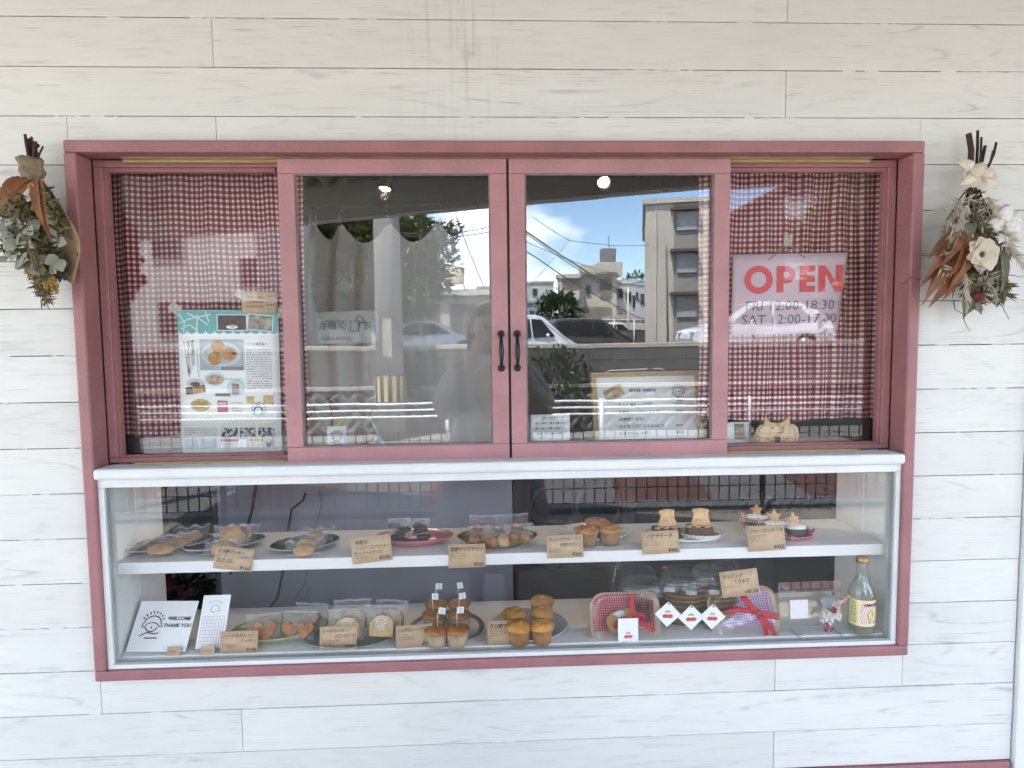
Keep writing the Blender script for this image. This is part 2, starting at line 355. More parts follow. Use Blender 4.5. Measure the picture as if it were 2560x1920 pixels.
GINK = M("grey ink", (.22, .21, .21), .7, 0)
KRAFT = M("kraft paper", (.60, .42, .255), .8, .16, 60, .1)
KINK = M("faint pencil", (.31, .19, .10), .8, 0)

# ------------------------------------------------------------------ ground, road
tag(MB().box(-400, 400, -900, 300, -.6, -.02).build("ground", M("far ground", (.2, .2, .17), .9, .3, .05)), kind='structure')
tag(MB().box(-60, 60, -3.55, .02, -.3, 0).build("pavement", CONC), kind='structure')
tag(MB().box(-60, 60, -6.6, -3.7, -.3, -.012).build("road", ASPH), kind='structure')
tag(MB().box(-60, 60, -7.5, -6.6, -.3, .08).build("far_pavement", ASPH), kind='structure')
tag(MB().box(-60, 60, -70, -7.72, -.3, .62).build("parking_lot", M("parking asphalt", (.2, .2, .2), .9, .3, 3)), kind='structure')
k = MB()
for i in range(-22, 23): k.box(i * 1.2, i * 1.2 + 1.19, -3.70, -3.55, -.2, .05)
tag(k.build("kerb", M("blue grey kerb stone", (.30, .31, .33), .85, .2, 8), bev=.01), kind='structure')
pm = MB()
for i in range(-8, 10):
    x = .25 + i * 1.75; vs = [(x, -3.72, -.008), (x + .85, -3.72, -.008), (x + 1.25, -6.58, -.008), (x + .4, -6.58, -.008)]
    pm.add(vs, [(0, 1, 2, 3)])
tag(pm.build("red_road_bands", REDP), kind='structure')
pm = MB(); pm.box(-60, 60, -6.4, -6.29, -.012, -.005); pm.box(-60, 60, -3.93, -3.85, -.012, -.004)
tag(pm.build("road_line", WPAINT), kind='structure')

# ------------------------------------------------------------------ plank wall
FX0, FX1, FZ0, FZ1 = 0.0, 1.9, .6498, 1.8546
shop = thing("shop_wall", "whitewashed horizontal plank wall around the rose pink takeaway window", "wall", (0, .02, 0))
def wplank(x0, x1, z0, z1):
    if x1 - x0 < .02 or z1 - z0 < .02: return
    g = .0008
    MB().box(x0 + g * .6, x1 - g * .6, 0, .013, z0 + g, z1 - g).build("plank", PLANK, shop, (0, jit(.0006), 0), bev=.0012)
P0, PITCH = 2.118, .1037
courses = [P0 + .1037 * k for k in range(5, 0, -1)] + [P0 - PITCH * k for k in range(17)] + [.365]
XL, XR = -1.9, 2.182
for i in range(len(courses) - 1):
    z1, z0 = courses[i], courses[i + 1]
    ofs = .317 if (i % 2 == 1) == (i < 17) else 1.585
    js = [XL] + [j for j in (ofs - 2.2, ofs) if XL + .1 < j] + [XR]
    for a, b in zip(js, js[1:]):
        if z0 >= FZ1 or z1 <= FZ0: wplank(a, b, z0, z1); continue
        wplank(a, min(b, FX0), z0, z1); wplank(max(a, FX1), b, z0, z1)
        if z1 > FZ1 + .02: wplank(max(a, FX0), min(b, FX1), FZ1, z1)
        if z0 < FZ0 - .02: wplank(max(a, FX0), min(b, FX1), z0, FZ0)
fill = MB()                                       # paint that bridges the joints here and there
for z in courses[:-1]:
    x = XL
    while x < XR:
        x += R_.uniform(.01, .16) if R_.random() < .7 else R_.uniform(.2, .6)
        n = R_.choice((1, 1, 2, 3, 5))
        for _ in range(n):
            L = R_.uniform(.004, .04)
            if x + L < XR and not (FX0 - .01 < x + L and x < FX1 + .01 and FZ0 < z < FZ1): fill.box(x, x + L, R_.uniform(.0005, .004), .012, z - .0013, z + .0013)
            x += L + R_.uniform(.004, .02)
tag(fill.build("paint_filler", WHITE, shop), kind='stuff')
bk = MB(); Y0, Y1 = .0145, .10
bk.box(XL, FX0 + .01, Y0, Y1, .0, 2.7); bk.box(FX1 - .01, 2.4, Y0, Y1, 0, 2.7); bk.box(FX0 + .01, FX1 - .01, Y0, Y1, FZ1 - .005, 2.7); bk.box(FX0 + .01, FX1 - .01, Y0, Y1, 0, FZ0 + .005)
bk.build("backing_board", BACK, shop)
MB().box(XL, 2.176, -.008, .014, .0, .3635).build("base_board", PINK, shop, bev=.002)
MB().box(2.185, 2.40, -.012, .0145, 0, 2.7).build("corner_post", WHITE, shop, bev=.002)
for zz in (.35,):
    pass

# ------------------------------------------------------------------ window casing, fixed side lights
win = thing("window_casing", "rose pink wooden casing with two fixed side lights round the serving window", "window frame", (0, 0, 0))
T = .026
MB().box(FX0, FX1, 0, .058, FZ1 - T, FZ1).build("head_board", PINK, win, bev=.004)
MB().box(FX0, FX1, 0, .058, FZ0, FZ0 + .0245).build("bottom_board", PINK, win, bev=.004)
MB().box(FX0, FX0 + T, -.0006, .0585, FZ0 + .0247, FZ1 - T - .0002).build("side_board", PINK, win, bev=.004)
MB().box(FX1 - T, FX1, -.0006, .0585, FZ0 + .0247, FZ1 - T - .0002).build("side_board", PINK, win, bev=.004)
for x0, x1, gx0, gx1 in ((.0262, .446, .046, .43), (1.4615, 1.8738, 1.47, 1.8540)):
    f = MB(); zt, zb = 1.828, 1.1417
    f.box(x0, x1, .059, .085, 1.812, zt); f.box(x0, x1, .059, .085, zb, 1.154)
    f.box(x0, gx0, .0588, .0852, 1.154, 1.812) if x0 < .1 else f.box(gx1, x1, .0588, .0852, 1.154, 1.812)
    f.build("fixed_frame", PINK, win, bev=.002)
    bd = MB()
    if x0 < .1: bd.box(gx0, gx0 + .006, .068, .083, 1.154, 1.812)
    else: bd.box(gx1 - .006, gx1, .068, .083, 1.154, 1.812)
    bd.box(gx0 + .006, gx1 - .006, .068, .083, 1.803, 1.812); bd.box(gx0 + .006, gx1 - .006, .068, .083, 1.154, 1.158)
    bd.build("glazing_bead", PINK, win)
    MB().box(gx0 + .001, gx1, .0855, .0885, 1.150, 1.816).build("pane", GLASSF, win)
a, b = at(264, 338, .045), at(1882, 338, .045)
MB().box(a.x, b.x, .036, .058, 1.8255, 1.8285).build("track_strip", BRASS, win)
MB().box(a.x, b.x, .0475, .056, 1.8195, 1.8255).build("track_strip", BRASS, win)
MB().box(.09, 1.79, .044, .0585, 1.1405, 1.1445).build("track_strip", BRASS, win)

# ------------------------------------------------------------------ two sliding sashes
def sash(x0, x1, gx0, gx1, hx, label):
    t = thing("sliding_sash", label, "sliding window", ((x0 + x1) / 2, .03, 1.1385), group="sliding serving sashes")
    c = (x0 + x1) / 2; H = .685; za, zb = .0365, .652
    MB().box(x0 - c, x1 - c, 0, .024, zb, H).build("top_rail", PINK2, t, bev=.0015)
    MB().box(x0 - c, x1 - c, 0, .024, 0, za).build("bottom_rail", PINK2, t, bev=.0015)
    for p, q in ((x0, gx0), (gx1, x1)): MB().box(p - c, q - c, .0004, .0236, za + .0004, zb - .0004).build("stile", PINK2, t, bev=.0015)
    g = MB(); e = .0035
    a_, b_ = gx0 - c, gx1 - c
    g.box(a_, a_ + e, .003, .012, za, zb); g.box(b_ - e, b_, .003, .012, za, zb); g.box(a_ + e, b_ - e, .003, .012, zb - e, zb); g.box(a_ + e, b_ - e, .003, .012, za, za + e)
    g.build("glazing_seal", PUTTY, t)
    MB().box(gx0 - c - .004, gx1 - c + .004, .0122, .0152, za - .004, zb + .004).build("pane", GLASS, t)
    h = MB(); hz = .252; L = .078
    for s in (-1, 1):
        h.lathe([(.0001, 0), (.0085, 0), (.0085, .002), (.006, .0035), (.0001, .0035)], 14, M=Matrix.Translation((hx - c, -.0002, hz + s * L / 2)) @ Matrix.Rotation(rad(90), 4, 'X'))
    pts = [(hx - c, -.003, hz + L / 2)] + [(hx - c, -.006 - .016 * math.sin(math.pi * q / 8) ** .6, hz + L / 2 - L * q / 8) for q in range(1, 8)] + [(hx - c, -.003, hz - L / 2)]
    h.tube(pts, [.0035, .0038, .0045, .0055, .006, .0055, .0045, .0038, .0035], 8)
    ho = h.build("handle", IRON, t)
    for s in (-1, 1): sc = MB(); sc.lathe([(.0001, .0036), (.0028, .0036), (.0022, .0050), (.0001, .0052)], 8, M=Matrix.Translation((hx - c, 0, hz + s * (L / 2 + .002))) @ Matrix.Rotation(rad(90), 4, 'X')); sc.build("screw", DGREY, ho)
    return t
S1 = sash(.4418, .9512, .4785, .9135, .9345, "pink framed sliding sash with black pull in front of the pale sheer curtain")
sash(.9568, 1.4650, .9925, 1.4276, .9715, "pink framed sliding sash with black pull in front of the drink menu board")

MB().box(.951 - .6965, .9567 - .6965, .012, .020, .002, .683).build("meeting_strip", BLACK, S1)  # black strip added to keep the gap between the sashes dark
# ------------------------------------------------------------------ sill and display case
sill = MB().box(.0285, 1.8715, -.012, .0435, 1.1160, 1.1412); sill.box(.0285, 1.8715, .0436, .058, 1.1165, 1.1400)
tag(sill.build("sill_shelf", WHITE, bev=.007), "white painted serving ledge with rounded ends under the sashes", "ledge")
case = thing("display_case", "white wooden pastry display case with one shelf behind a wide glass pane", "display case", (.95, .05, .65))
cx = .95
def cbox(name, x0, x1, y0, y1, z0, z1, m, bev=.0015): return MB().box(x0 - cx, x1 - cx, y0 - .05, y1 - .05, z0 - .65, z1 - .65).build(name, m, case, bev=bev)
cbox("frame_rail", .0262, 1.8738, .008, .04, 1.0955, 1.1155, WHITE); cbox("frame_rail", .0262, 1.8738, .008, .04, .6746, .6845, WHITE)
cbox("frame_stile", .0262, .0395, .0084, .0396, .6848, 1.0952, WHITE); cbox("frame_stile", 1.8625, 1.8738, .0084, .0396, .6848, 1.0952, WHITE)
for x0, x1 in ((.018, .0300), (1.8700, 1.882)):
    cbox("side_board", x0, x1, .0402, .150, .655, 1.112, WHITE2); cbox("side_board", x0, x1, .1512, .277, .655, 1.112, WHITE2)
cbox("case_floor", .0302, 1.8698, .0402, .30, .668, .6880, WHITE2)
cbox("shelf", .0304, 1.8696, .052, .272, .8800, .9075, WHITE2, .002)
cbox("case_top", .0302, 1.8698, .0402, .30, 1.1000, 1.1135, WHITE2)
cbox("pane", .0385, 1.8635, .0265, .0295, .6835, 1.0965, GLASS2, 0)
gs = MB()
for x0, x1 in ((.0396, .0421), (1.8599, 1.8624)): gs.box(x0 - cx, x1 - cx, -.036, -.0236, .0352, .4448)
gs.box(.0421 - cx, 1.8599 - cx, -.036, -.0236, .0352, .0372)
gs.build("glazing_seal", M("clear grey seal", (.36, .38, .36), .3), case)

# ------------------------------------------------------------------ shop interior
room = thing("shop_interior", "dim beige room with counter seen behind the serving window", "room", (0, .1, 0))
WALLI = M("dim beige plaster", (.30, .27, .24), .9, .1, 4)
def rbox(name, x0, x1, y0, y1, z0, z1, m, bev=0): return MB().box(x0, x1, y0 - .1, y1 - .1, z0, z1).build(name, m, room, bev=bev)
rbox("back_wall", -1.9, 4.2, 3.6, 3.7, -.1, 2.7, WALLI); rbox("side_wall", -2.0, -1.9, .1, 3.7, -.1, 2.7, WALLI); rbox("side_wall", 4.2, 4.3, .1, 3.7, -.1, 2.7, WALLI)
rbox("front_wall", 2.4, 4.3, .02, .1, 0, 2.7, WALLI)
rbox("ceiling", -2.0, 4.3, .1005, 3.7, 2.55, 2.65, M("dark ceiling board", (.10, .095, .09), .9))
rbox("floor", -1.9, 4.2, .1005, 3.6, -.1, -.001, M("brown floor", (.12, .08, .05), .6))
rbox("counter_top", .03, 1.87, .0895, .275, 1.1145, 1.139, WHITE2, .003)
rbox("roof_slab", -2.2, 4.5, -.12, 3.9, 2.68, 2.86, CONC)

# ------------------------------------------------------------------ canopy over the pavement, seen only in the panes
can = thing("canopy", "corrugated metal canopy with a grey edge beam over the pavement", "canopy", (0, 0, 2.5))
cor = MB(); nx = 190; x0, x1 = -2.3, 5.2
EZ = 2.27; eL, eR = mirz(650, 490, EZ), mirz(1540, 412, EZ); eL2 = mirz(1060, 455, EZ)
def eline(x): return eL.y + (eR.y - eL.y) * (x - eL.x) / (eR.x - eL.x)
def corr(u, v):
    x = x0 + (x1 - x0) * u; ye = eline(x); y = -.02 + (ye + .02) * v
    t = (u * 46) % 1; s = .5 - .5 * max(-1, min(1, 3.2 * math.cos(2 * math.pi * t)))
    return (x, y, EZ - 2.28 + .03 - .02 * v + .05 * s)
cor.grid(corr, 46 * 8, 3)
cor.build("roof_sheet", M("grey corrugated sheet", (.55, .54, .50), .7, .15, 2), can, solid=.003)
bm_ = MB()
def edge(x, dy): return eline(x) + dy
vs = [(x0, edge(x0, -.02), EZ - 2.5), (x1, edge(x1, -.02), EZ - 2.5), (x1, edge(x1, .10), EZ - 2.5), (x0, edge(x0, .10), EZ - 2.5), (x0, edge(x0, -.02), EZ - 2.225), (x1, edge(x1, -.02), EZ - 2.225), (x1, edge(x1, .10), EZ - 2.225), (x0, edge(x0, .10), EZ - 2.225)]
bm_.add(vs, [(0, 3, 2, 1), (4, 5, 6, 7), (0, 1, 5, 4), (1, 2, 6, 5), (2, 3, 7, 6), (3, 0, 4, 7)])
bm_.build("edge_beam", M("grey beam paint", (.42, .41, .385), .7), can)
for px in (-2.2, 5.1): MB().box(px - .06, px + .06, edge(px, .0) , edge(px, .1) - .01, -2.5, EZ - 2.5).build("post", GREYP, can)
# ------------------------------------------------------------------ goods in the display case
ZS, ZF = .9076, .6881
def on(k, X, Y, z): return onz(*cr(k, X, Y), z)
PLASTIC = clear("clear bag film", .085, (.99, .99, .99), haze=.03, rough=.12, bump=1.0, bscale=95)
SEALM = clear("bag seal film", .14, (.97, .97, .97), haze=.16, hcol=(.75, .75, .77), rough=.2, bump=1, bscale=150)
CLEARP = clear("clear plastic", .07, (.95, .95, .95), rough=.03)
ACRYL = clear("acrylic", .06, (.96, .97, .97))
BISC = M("golden biscuit", (.60, .34, .13), .75, .3, 60, .25, col2=(.44, .21, .07))
BISCP = M("pale biscuit", (.66, .43, .22), .75, .3, 60, .25, col2=(.52, .28, .11))
BROWN = M("baked brown", (.50, .20, .035), .4, .4, 45, .35, col2=(.24, .075, .012), bscale=120)
CHOC = M("dark chocolate", (.035, .016, .010), .5, .4, 40, .5)
MUFF = M("muffin crust", (.56, .28, .075), .75, .3, 45, .5, col2=(.36, .145, .03), bscale=130)
MUFFD = M("tea muffin crust", (.40, .175, .05), .75, .3, 45, .5, col2=(.25, .09, .022), bscale=130)
SPONGE = M("yellow sponge", (.66, .47, .20), .85, .2, 120, .4)
CUP = M("waxed paper cup", (.52, .40, .27), .75, .25, 25, trans=.15)
CUPB = M("brown paper cup", (.40, .21, .09), .7, .35, 30, trans=.1)
CUPW = M("white paper cup", (.84, .82, .78), .8, .05, 20, trans=.25)
ICING = M("white icing", (.85, .84, .80), .5, .05, 30, .2)
PDARK = M("dark grey glazed plate", (.022, .020, .019), .5, .3, 20)
PRIM = M("raw clay rim", (.42, .34, .26), .7, .2, 40)
PPINK = M("pink glazed plate", (.50, .17, .17), .25, .15, 14)
POLIV = M("amber glass plate", (.17, .12, .018), .15, .3, 10)
PWHIT = M("white porcelain", (.78, .77, .73), .2, .04, 10)
PGREN = M("celadon green plate", (.37, .38, .20), .25, .15, 10)
PGREY = M("grey blue plate", (.46, .47, .49), .25, .1, 10)
PGREYB = M("grey band glaze", (.22, .205, .20), .25, .1, 10)
PYELL = M("yellow olive glaze", (.40, .31, .02), .25, .25, 10)
REDRIB = clear("red organza", .03, (.85, .10, .10), haze=.45, hcol=(.66, .015, .035), rough=.3)
REDS = M("red string", (.45, .01, .03), .6, 0)
GRED = gingham("red check paper", (.80, .55, .55), (.60, .12, .15), (.36, .02, .045), .0058, uv=False, trans=0)
GPUR = gingham("lilac check paper", (.85, .74, .85), (.60, .42, .68), (.42, .24, .52), .0062, uv=False, trans=0)
GLASSB = clear("bottle glass", .08, (.95, .965, .95), rough=.0)

def plate(name, label, k, X, Y, z, rx, ry, rz, mat, h=.014, group=None, scal=0, mats=None, band=None, n=40):
    p = on(k, X, Y, z)
    prof = [(.0001, 0), (.60, 0), (.66, .0015), (.98, h - .002), (1, h), (.975, h + .0022), (.86, h * .62 + .0025), (.74, .0062), (.62, .0042), (.0001, .0038)]
    def fn(r, zz, a, i):
        if scal and r > .7: r *= 1 + .035 * abs(math.cos(a * scal / 2)) - .02
        return r, zz
    mb = MB()
    ms = [mat] if not mats else [mat] + mats
    mb.lathe([(r, q) for r, q in prof], n, sx=rx, sy=ry, fn=fn)
    if mats:                                      # well, band or rim in another glaze
        for i in range(len(mb.f)):
            ring = i // n
            if band and ring in band: mb.m[i] = 1
    o = mb.build(name, ms, None, (p.x, p.y, z), (0, 0, rz))
    return tag(o, label, "plate", group)

def bagmb(w, h, d, seed):
    mb = MB(); s = Vector((seed * 3.1, seed * 1.7, 0))
    def sheet(sg):
        def f(u, v):
            x = (u - .5) * w; z = v * h; e = (math.sin(math.pi * min(1, max(0, u)))) ** .5 * (math.sin(math.pi * min(.985, v)) ** .5)
            q = noise.noise(Vector((x * 60, z * 60, sg)) + s) * .28 + noise.noise(Vector((x * 140, z * 140, sg)) + s) * .13
            return (x * (1 - .05 * math.sin(v * 3.1)), sg * d * e * (.5 + .5 * q + .1), z)
        return f
    mb.grid(sheet(-1), 14, 12); mb.grid(sheet(1), 14, 12); return mb
SEED = [0]
def packet(label, k, X, Y, z, w, h, tilt, rz, fill, roll=0, group=None, d=.018, lift=.008, cat="cookie bag", y=None):
    SEED[0] += 1; p = on(k, X, Y, z + lift) if y is None else at(*cr(k, X, Y), y)
    t = thing("cookie_packet", label, cat, p, (-tilt, roll, rz), group)
    for nm, mb, m in fill: mb.build(nm, m, t)
    bagmb(w, h, d, SEED[0]).build("bag", PLASTIC, t)
    s = MB(); s.grid(lambda u, v: ((u - .5) * w * 1.0, .003 * math.sin(u * 17 + SEED[0]) * (1 + v), h - .001 + v * .006 + .0022 * noise.noise(Vector((u * 4, SEED[0], 0)))), 16, 2)
    s.build("seal", SEALM, t, solid=.0006); return t
def cookie(cz, r, wav=0, amp=.08, th=.006, x=0, y=0, sx=1, nn=24):
    mb = MB()
    def fn(rr, zz, a, i):
        return rr * (1 + amp * math.cos(a * wav)) * (1 + .03 * noise.noise(Vector((math.cos(a) * 2, math.sin(a) * 2, cz * 90)))), zz
    mb.lathe([(.0001, -th), (r * .9, -th), (r, -th * .3), (r * .95, th * .6), (r * .7, th), (.0001, th)], nn, fn=fn, M=Matrix.Translation((x, y, cz)) @ Matrix.Rotation(rad(90), 4, 'X') @ Matrix.Diagonal((sx, 1, 1, 1)))
    return mb
def lump(c, r, seed, nu=16, nv=10, amp=.3, fr=2.5):
    s = Vector((seed, seed * .7, 3)); return MB().ell(c, r, nu, nv, fn=lambda d: 1 + amp * noise.noise(d * fr + s))

# --- upper shelf: biscuit plates
plate("oval_plate", "dark oval plate with three long biscuits, leftmost on the upper shelf", 5, 645, 640, ZS, .100, .054, rad(26), PDARK, .016, "dark oval biscuit plates", mats=[PRIM], band=(3, 4))
plate("oval_plate", "dark oval plate with flower biscuit, behind the ¥160 price card", 5, 1105, 635, ZS, .095, .052, rad(24), PDARK, .016, "dark oval biscuit plates", mats=[PRIM], band=(3, 4))
plate("oval_plate", "dark oval plate with a row of round biscuits, left of the pink dish", 5, 1772, 635, ZS, .084, .056, rad(24), PDARK, .016, "dark oval biscuit plates", mats=[PRIM], band=(3, 4))
for (X, Y, lb) in ((800, 585, "bagged long biscuit at the back of the leftmost dark plate"), (700, 645, "bagged long biscuit in the middle of the leftmost dark plate"), (560, 690, "bagged long biscuit at the front of the leftmost dark plate")):
    packet(lb, 5, X, Y, ZS, .088, .05, rad(58), rad(14), [("biscuit", cookie(.019, .0165, 5, .04, .005, sx=1.95), BISC)], group="bagged biscuits on the dark plates", d=.012)
packet("bagged flower shaped biscuit behind the ¥160 price card", 5, 1150, 625, ZS, .092, .052, rad(35), rad(6), [("biscuit", cookie(.026, .027, 5, .10, .006, sx=1.15), BISC)], group="bagged biscuits on the dark plates", d=.014)
packet("bagged brown biscuit behind the flower biscuit", 5, 1240, 590, ZS, .075, .045, rad(35), rad(-6), [("biscuit", cookie(.022, .022, 5, .08, .006), BROWN)], group="bagged biscuits on the dark plates", d=.014)
packet("bagged biscuit half hidden by the ¥160 price card", 5, 1080, 688, ZS, .092, .032, rad(40), rad(4), [("biscuit", cookie(.015, .018, 5, .08, .005, sx=1.6), BISC)], group="bagged biscuits on the dark plates", d=.013)
for (X, Y, lb) in ((1845, 580, "bagged round biscuit at the back of the third dark plate"), (1780, 645, "bagged round biscuit in the middle of the third dark plate"), (1750, 697, "bagged round biscuit at the front of the third dark plate")):
    packet(lb, 5, X, Y, ZS, .092, .038, rad(52), rad(4), [("biscuit", cookie(.016, .0165, 6, .05, .005, sx=1.5), BISC)], group="bagged biscuits on the dark plates", d=.013)
# --- pink dish, cocoa cookies
plate("pink_dish", "pink ribbed oval dish with two bags of black cocoa cookies", 6, 850, 590, ZS, .098, .056, rad(2), PPINK, .02, scal=14)
def blackies(seed):
    mb = MB()
    for i in range(7): mb.add(*lump_raw((R_.uniform(-.014, .014), R_.uniform(-.008, .008), .008 + .0065 * i), (.017, .013, .006), seed + i))
    return mb
def lump_raw(c, r, seed, amp=.5):
    m_ = lump(c, r, seed, 12, 6, amp, 3.5); return m_.v, m_.f, 0, True
packet("bag of black cocoa cookies, left one on the pink dish", 6, 725, 610, ZS, .056, .062, rad(10), 0, [("cookies", blackies(3), CHOC)], group="bags of cocoa cookies", d=.018, lift=.007)
packet("bag of black cocoa cookies, right one on the pink dish", 6, 880, 605, ZS, .056, .060, rad(12), rad(-5), [("cookies", blackies(13), CHOC)], group="bags of cocoa cookies", d=.018, lift=.007)
# --- amber dish
plate("amber_dish", "scalloped amber glass dish heaped with bagged little cakes", 6, 1540, 595, ZS, .100, .058, 0, POLIV, .022, scal=12)
for (X, Y, w, lb) in ((1420, 525, .075, "back left"), (1660, 515, .09, "back right"), (1395, 620, .06, "front left"), (1535, 630, .066, "front middle"), (1720, 605, .08, "front right")):
    fl = [("little_cake", lump((-.013, 0, .016), (.016, .013, .015), X, amp=.2), BROWN), ("little_cake", lump((.015, .002, .017), (.016, .012, .015), Y, amp=.2), BROWN if X != 1535 else BISC)]
    packet("bag of glossy brown little cakes, %s on the amber dish" % lb, 6, X, Y, ZS, w, .046, rad(18), jit(.15), fl, group="bags of brown little cakes", d=.022, lift=.008, cat="cake bag")

# --- muffins
def muffin(label, p, r, h, top, cup, nfl=26, rz=0, group=None, flag=None, name="muffin", topr=1.12, toph=.55, bumpy=.12, extra=None):
    SEED[0] += 1; sd_ = SEED[0]
    t = thing(name, label, "muffin", p, (0, 0, rz), group)
    fl = lambda rr, z, a, i: (rr * (1 + (.045 * math.cos(a * nfl) if i in (1, 2, 3) else 0)), z)
    MB().lathe([(.0001, 0), (r * .80, 0.0), (r * .86, h * .4), (r * .98, h), (r * .93, h)], nfl * 4, fn=fl).build("paper_cup", cup, t)
    def tp(rr, z, a, i):
        q = noise.noise(Vector((math.cos(a) * rr * 45, math.sin(a) * rr * 45, z * 60 + sd_ * 3))); return rr * (1 + bumpy * q), z + r * .2 * bumpy * 2.5 * q * (i > 1)
    R2 = r * topr; H = r * toph
    MB().lathe([(r * .92, -.002 + h * .96), (R2, h + H * .12), (R2 * 1.01, h + H * .35), (R2 * .86, h + H * .68), (R2 * .55, h + H * .92), (R2 * .25, h + H), (.0001, h + H)], 28, fn=tp).build("cake_top", top, t)
    if flag:
        z0 = h + H; MB().tube([(0, 0, z0 - .004), (flag[0], 0, z0 + .045)], .0007, 5).build("pick", WPAINT, t)
        fm = MB().box(-.0, .0155, -.0004, .0004, 0, .0155)
        ff = fm.build("flag", PAPER, t, (flag[0] + .0004, 0, z0 + .031), (0, flag[1], 0))
        lg = MB(); face_logo(lg, .0078, .0082, .010, -.0007); lg.build("lettering", M_BLUE, ff)
        MB().lathe([(.0001, .0014), (r * .5, .001), (r * .46, .0)], 14, c=(0, 0, z0 - .0025)).build("sugar_round", BISCP, t)
    if extra: extra(t, h + H)
    return t
M_BLUE = M("blue print", (.03, .05, .12), .6, 0)
plate("round_plate", "round beige plate with a grey ring under six flagged muffins", 6, 1118, 1322, ZF, .095, .095, 0, PWHIT, .012, mats=[PGREYB], band=(3, 4, 5))
for (X, Y, lb, fx, fr) in ((1040, 1440, "front left", .004, .12), (1205, 1440, "front right", .001, .05), (1010, 1310, "middle left", -.003, .02), (1222, 1312, "middle right", .002, -.08), (1032, 1215, "back left", .0, .05), (1222, 1212, "back right", -.003, -.2)):
    muffin("milk tea muffin with a tiny flag pick, %s of six" % lb, on(6, X, Y - 8, ZF + .005), .0268, .034, MUFFD, CUP, group="milk tea muffins with flags", flag=(fx, fr), rz=jit(.3), toph=.42, bumpy=.07)
plate("round_plate", "grey blue round plate with plain golden muffins", 6, 1800, 1300, ZF, .098, .092, 0, PGREY, .012)
for (X, Y, lb, s, dz) in ((1905, 1415, "front right", 1.0, 0), (1720, 1425, "front left behind the price card", 1.0, 0), (1905, 1305, "middle right", 1.02, .003), (1680, 1315, "back left", 1.0, .004), (1905, 1210, "back right", 1.04, .008)):
    muffin("golden brown sugar muffin, %s on the grey blue plate" % lb, on(6, X, Y - 8, ZF + .005), .0272 * s, .034, MUFF, CUPB, group="brown sugar muffins", rz=jit(3), toph=.72, bumpy=.16,
        extra=lambda t, z: lump((jit(.006), jit(.004), z - .001), (.010, .008, .005), z * 999, 10, 6).build("crust_peak", MUFF, t))
plate("floral_plate", "white scalloped plate with small printed flowers under three orange topped muffins", 7, 596, 530, ZS, .098, .072, 0, PWHIT, .013, scal=10)
GREENF = M("printed green leaf", (.10, .22, .10), .4, 0); REDF = M("printed red flower", (.45, .06, .09), .4, 0)
fl = MB()
for (X, Y) in ((372, 462), (330, 510), (865, 520), (480, 432), (760, 430)):
    p = on(7, X, Y, ZS + .0165)
    for j in range(4):
        a = j * 1.6 + X; q = (p.x + .005 * math.cos(a), p.y + .005 * math.sin(a)); fl.add([(q[0] - .003, q[1] - .002, ZS + .0172), (q[0] + .003, q[1] - .002, ZS + .0172), (q[0] + .002, q[1] + .003, ZS + .0172), (q[0] - .002, q[1] + .002, ZS + .0172)], [(0, 1, 2, 3)], j % 2)
fp = [o for o in COL.objects if o.name == "floral_plate"][0]
of = fl.build("printed_flower", [GREENF, REDF], fp); of.location = -Vector(fp.location); of["kind"] = 'stuff'
ORG = M("glazed orange peel", (.62, .16, .035), .3, .4, 40)
GFR = M("pink grapefruit", (.50, .14, .10), .35, .4, 40)
for (X, Y, lb, c) in ((555, 600, "front left", ORG), (742, 588, "front right", ORG), (640, 530, "back", GFR)):
    def ex(t, z, c=c):
        for j in range(3): lump((.012 * math.cos(j * 2.1 + X), .010 * math.sin(j * 2.1 + X), z - .001), (.012, .008, .0045), j + X, 10, 6).build("fruit_slice", c, t)
    muffin("fruit topped muffin in brown paper, %s of three on the floral plate" % lb, on(7, X, Y, ZS + .004), .0275, .034, MUFF, CUPB, group="grapefruit tea muffins", toph=.34, rz=jit(3), extra=ex)
# --- pound cake
plate("glass_plate", "large clear glass plate with bagged pound cake slices", 6, 325, 1375, ZF, .125, .085, 0, clear("pressed glass plate", .12, (.86, .88, .86), haze=.25, hcol=(.6, .62, .6), rough=.1), .014)
def slice_fill(seed):
    pr = [(-.032, .004), (.032, .004), (.033, .040), (.020, .056), (.0, .060), (-.018, .055), (-.032, .038)]
    inn = [(x * .90, .008 + (z - .004) * .88) for x, z in pr]
    a = MB().prism(pr, -.009, .009); b = MB().prism(inn, -.0098, -.0088)
    lg = MB(); face_logo(lg, .002, .042, .026, -.0205)
    return [("crust", a, BROWN), ("crumb", b, SPONGE), ("printed_logo", lg, WPAINT)]
packet("bagged pound cake slice above the ¥280 price card", 6, 290, 1405, ZF, .088, .072, rad(14), rad(4), slice_fill(1), group="bagged pound cake slices", d=.022, cat="cake bag")
packet("bagged pound cake slice showing its dark crust, right of the ¥280 card", 6, 578, 1385, ZF, .092, .074, rad(14), rad(-6), slice_fill(2), group="bagged pound cake slices", d=.022, cat="cake bag")
packet("bagged pound cake slice behind the front left one", 6, 340, 1330, ZF, .092, .075, rad(14), rad(6), slice_fill(3), group="bagged pound cake slices", d=.022, cat="cake bag")
packet("bagged pound cake slice behind the right one", 6, 650, 1325, ZF, .085, .072, rad(14), rad(-10), slice_fill(4), group="bagged pound cake slices", d=.022, cat="cake bag")
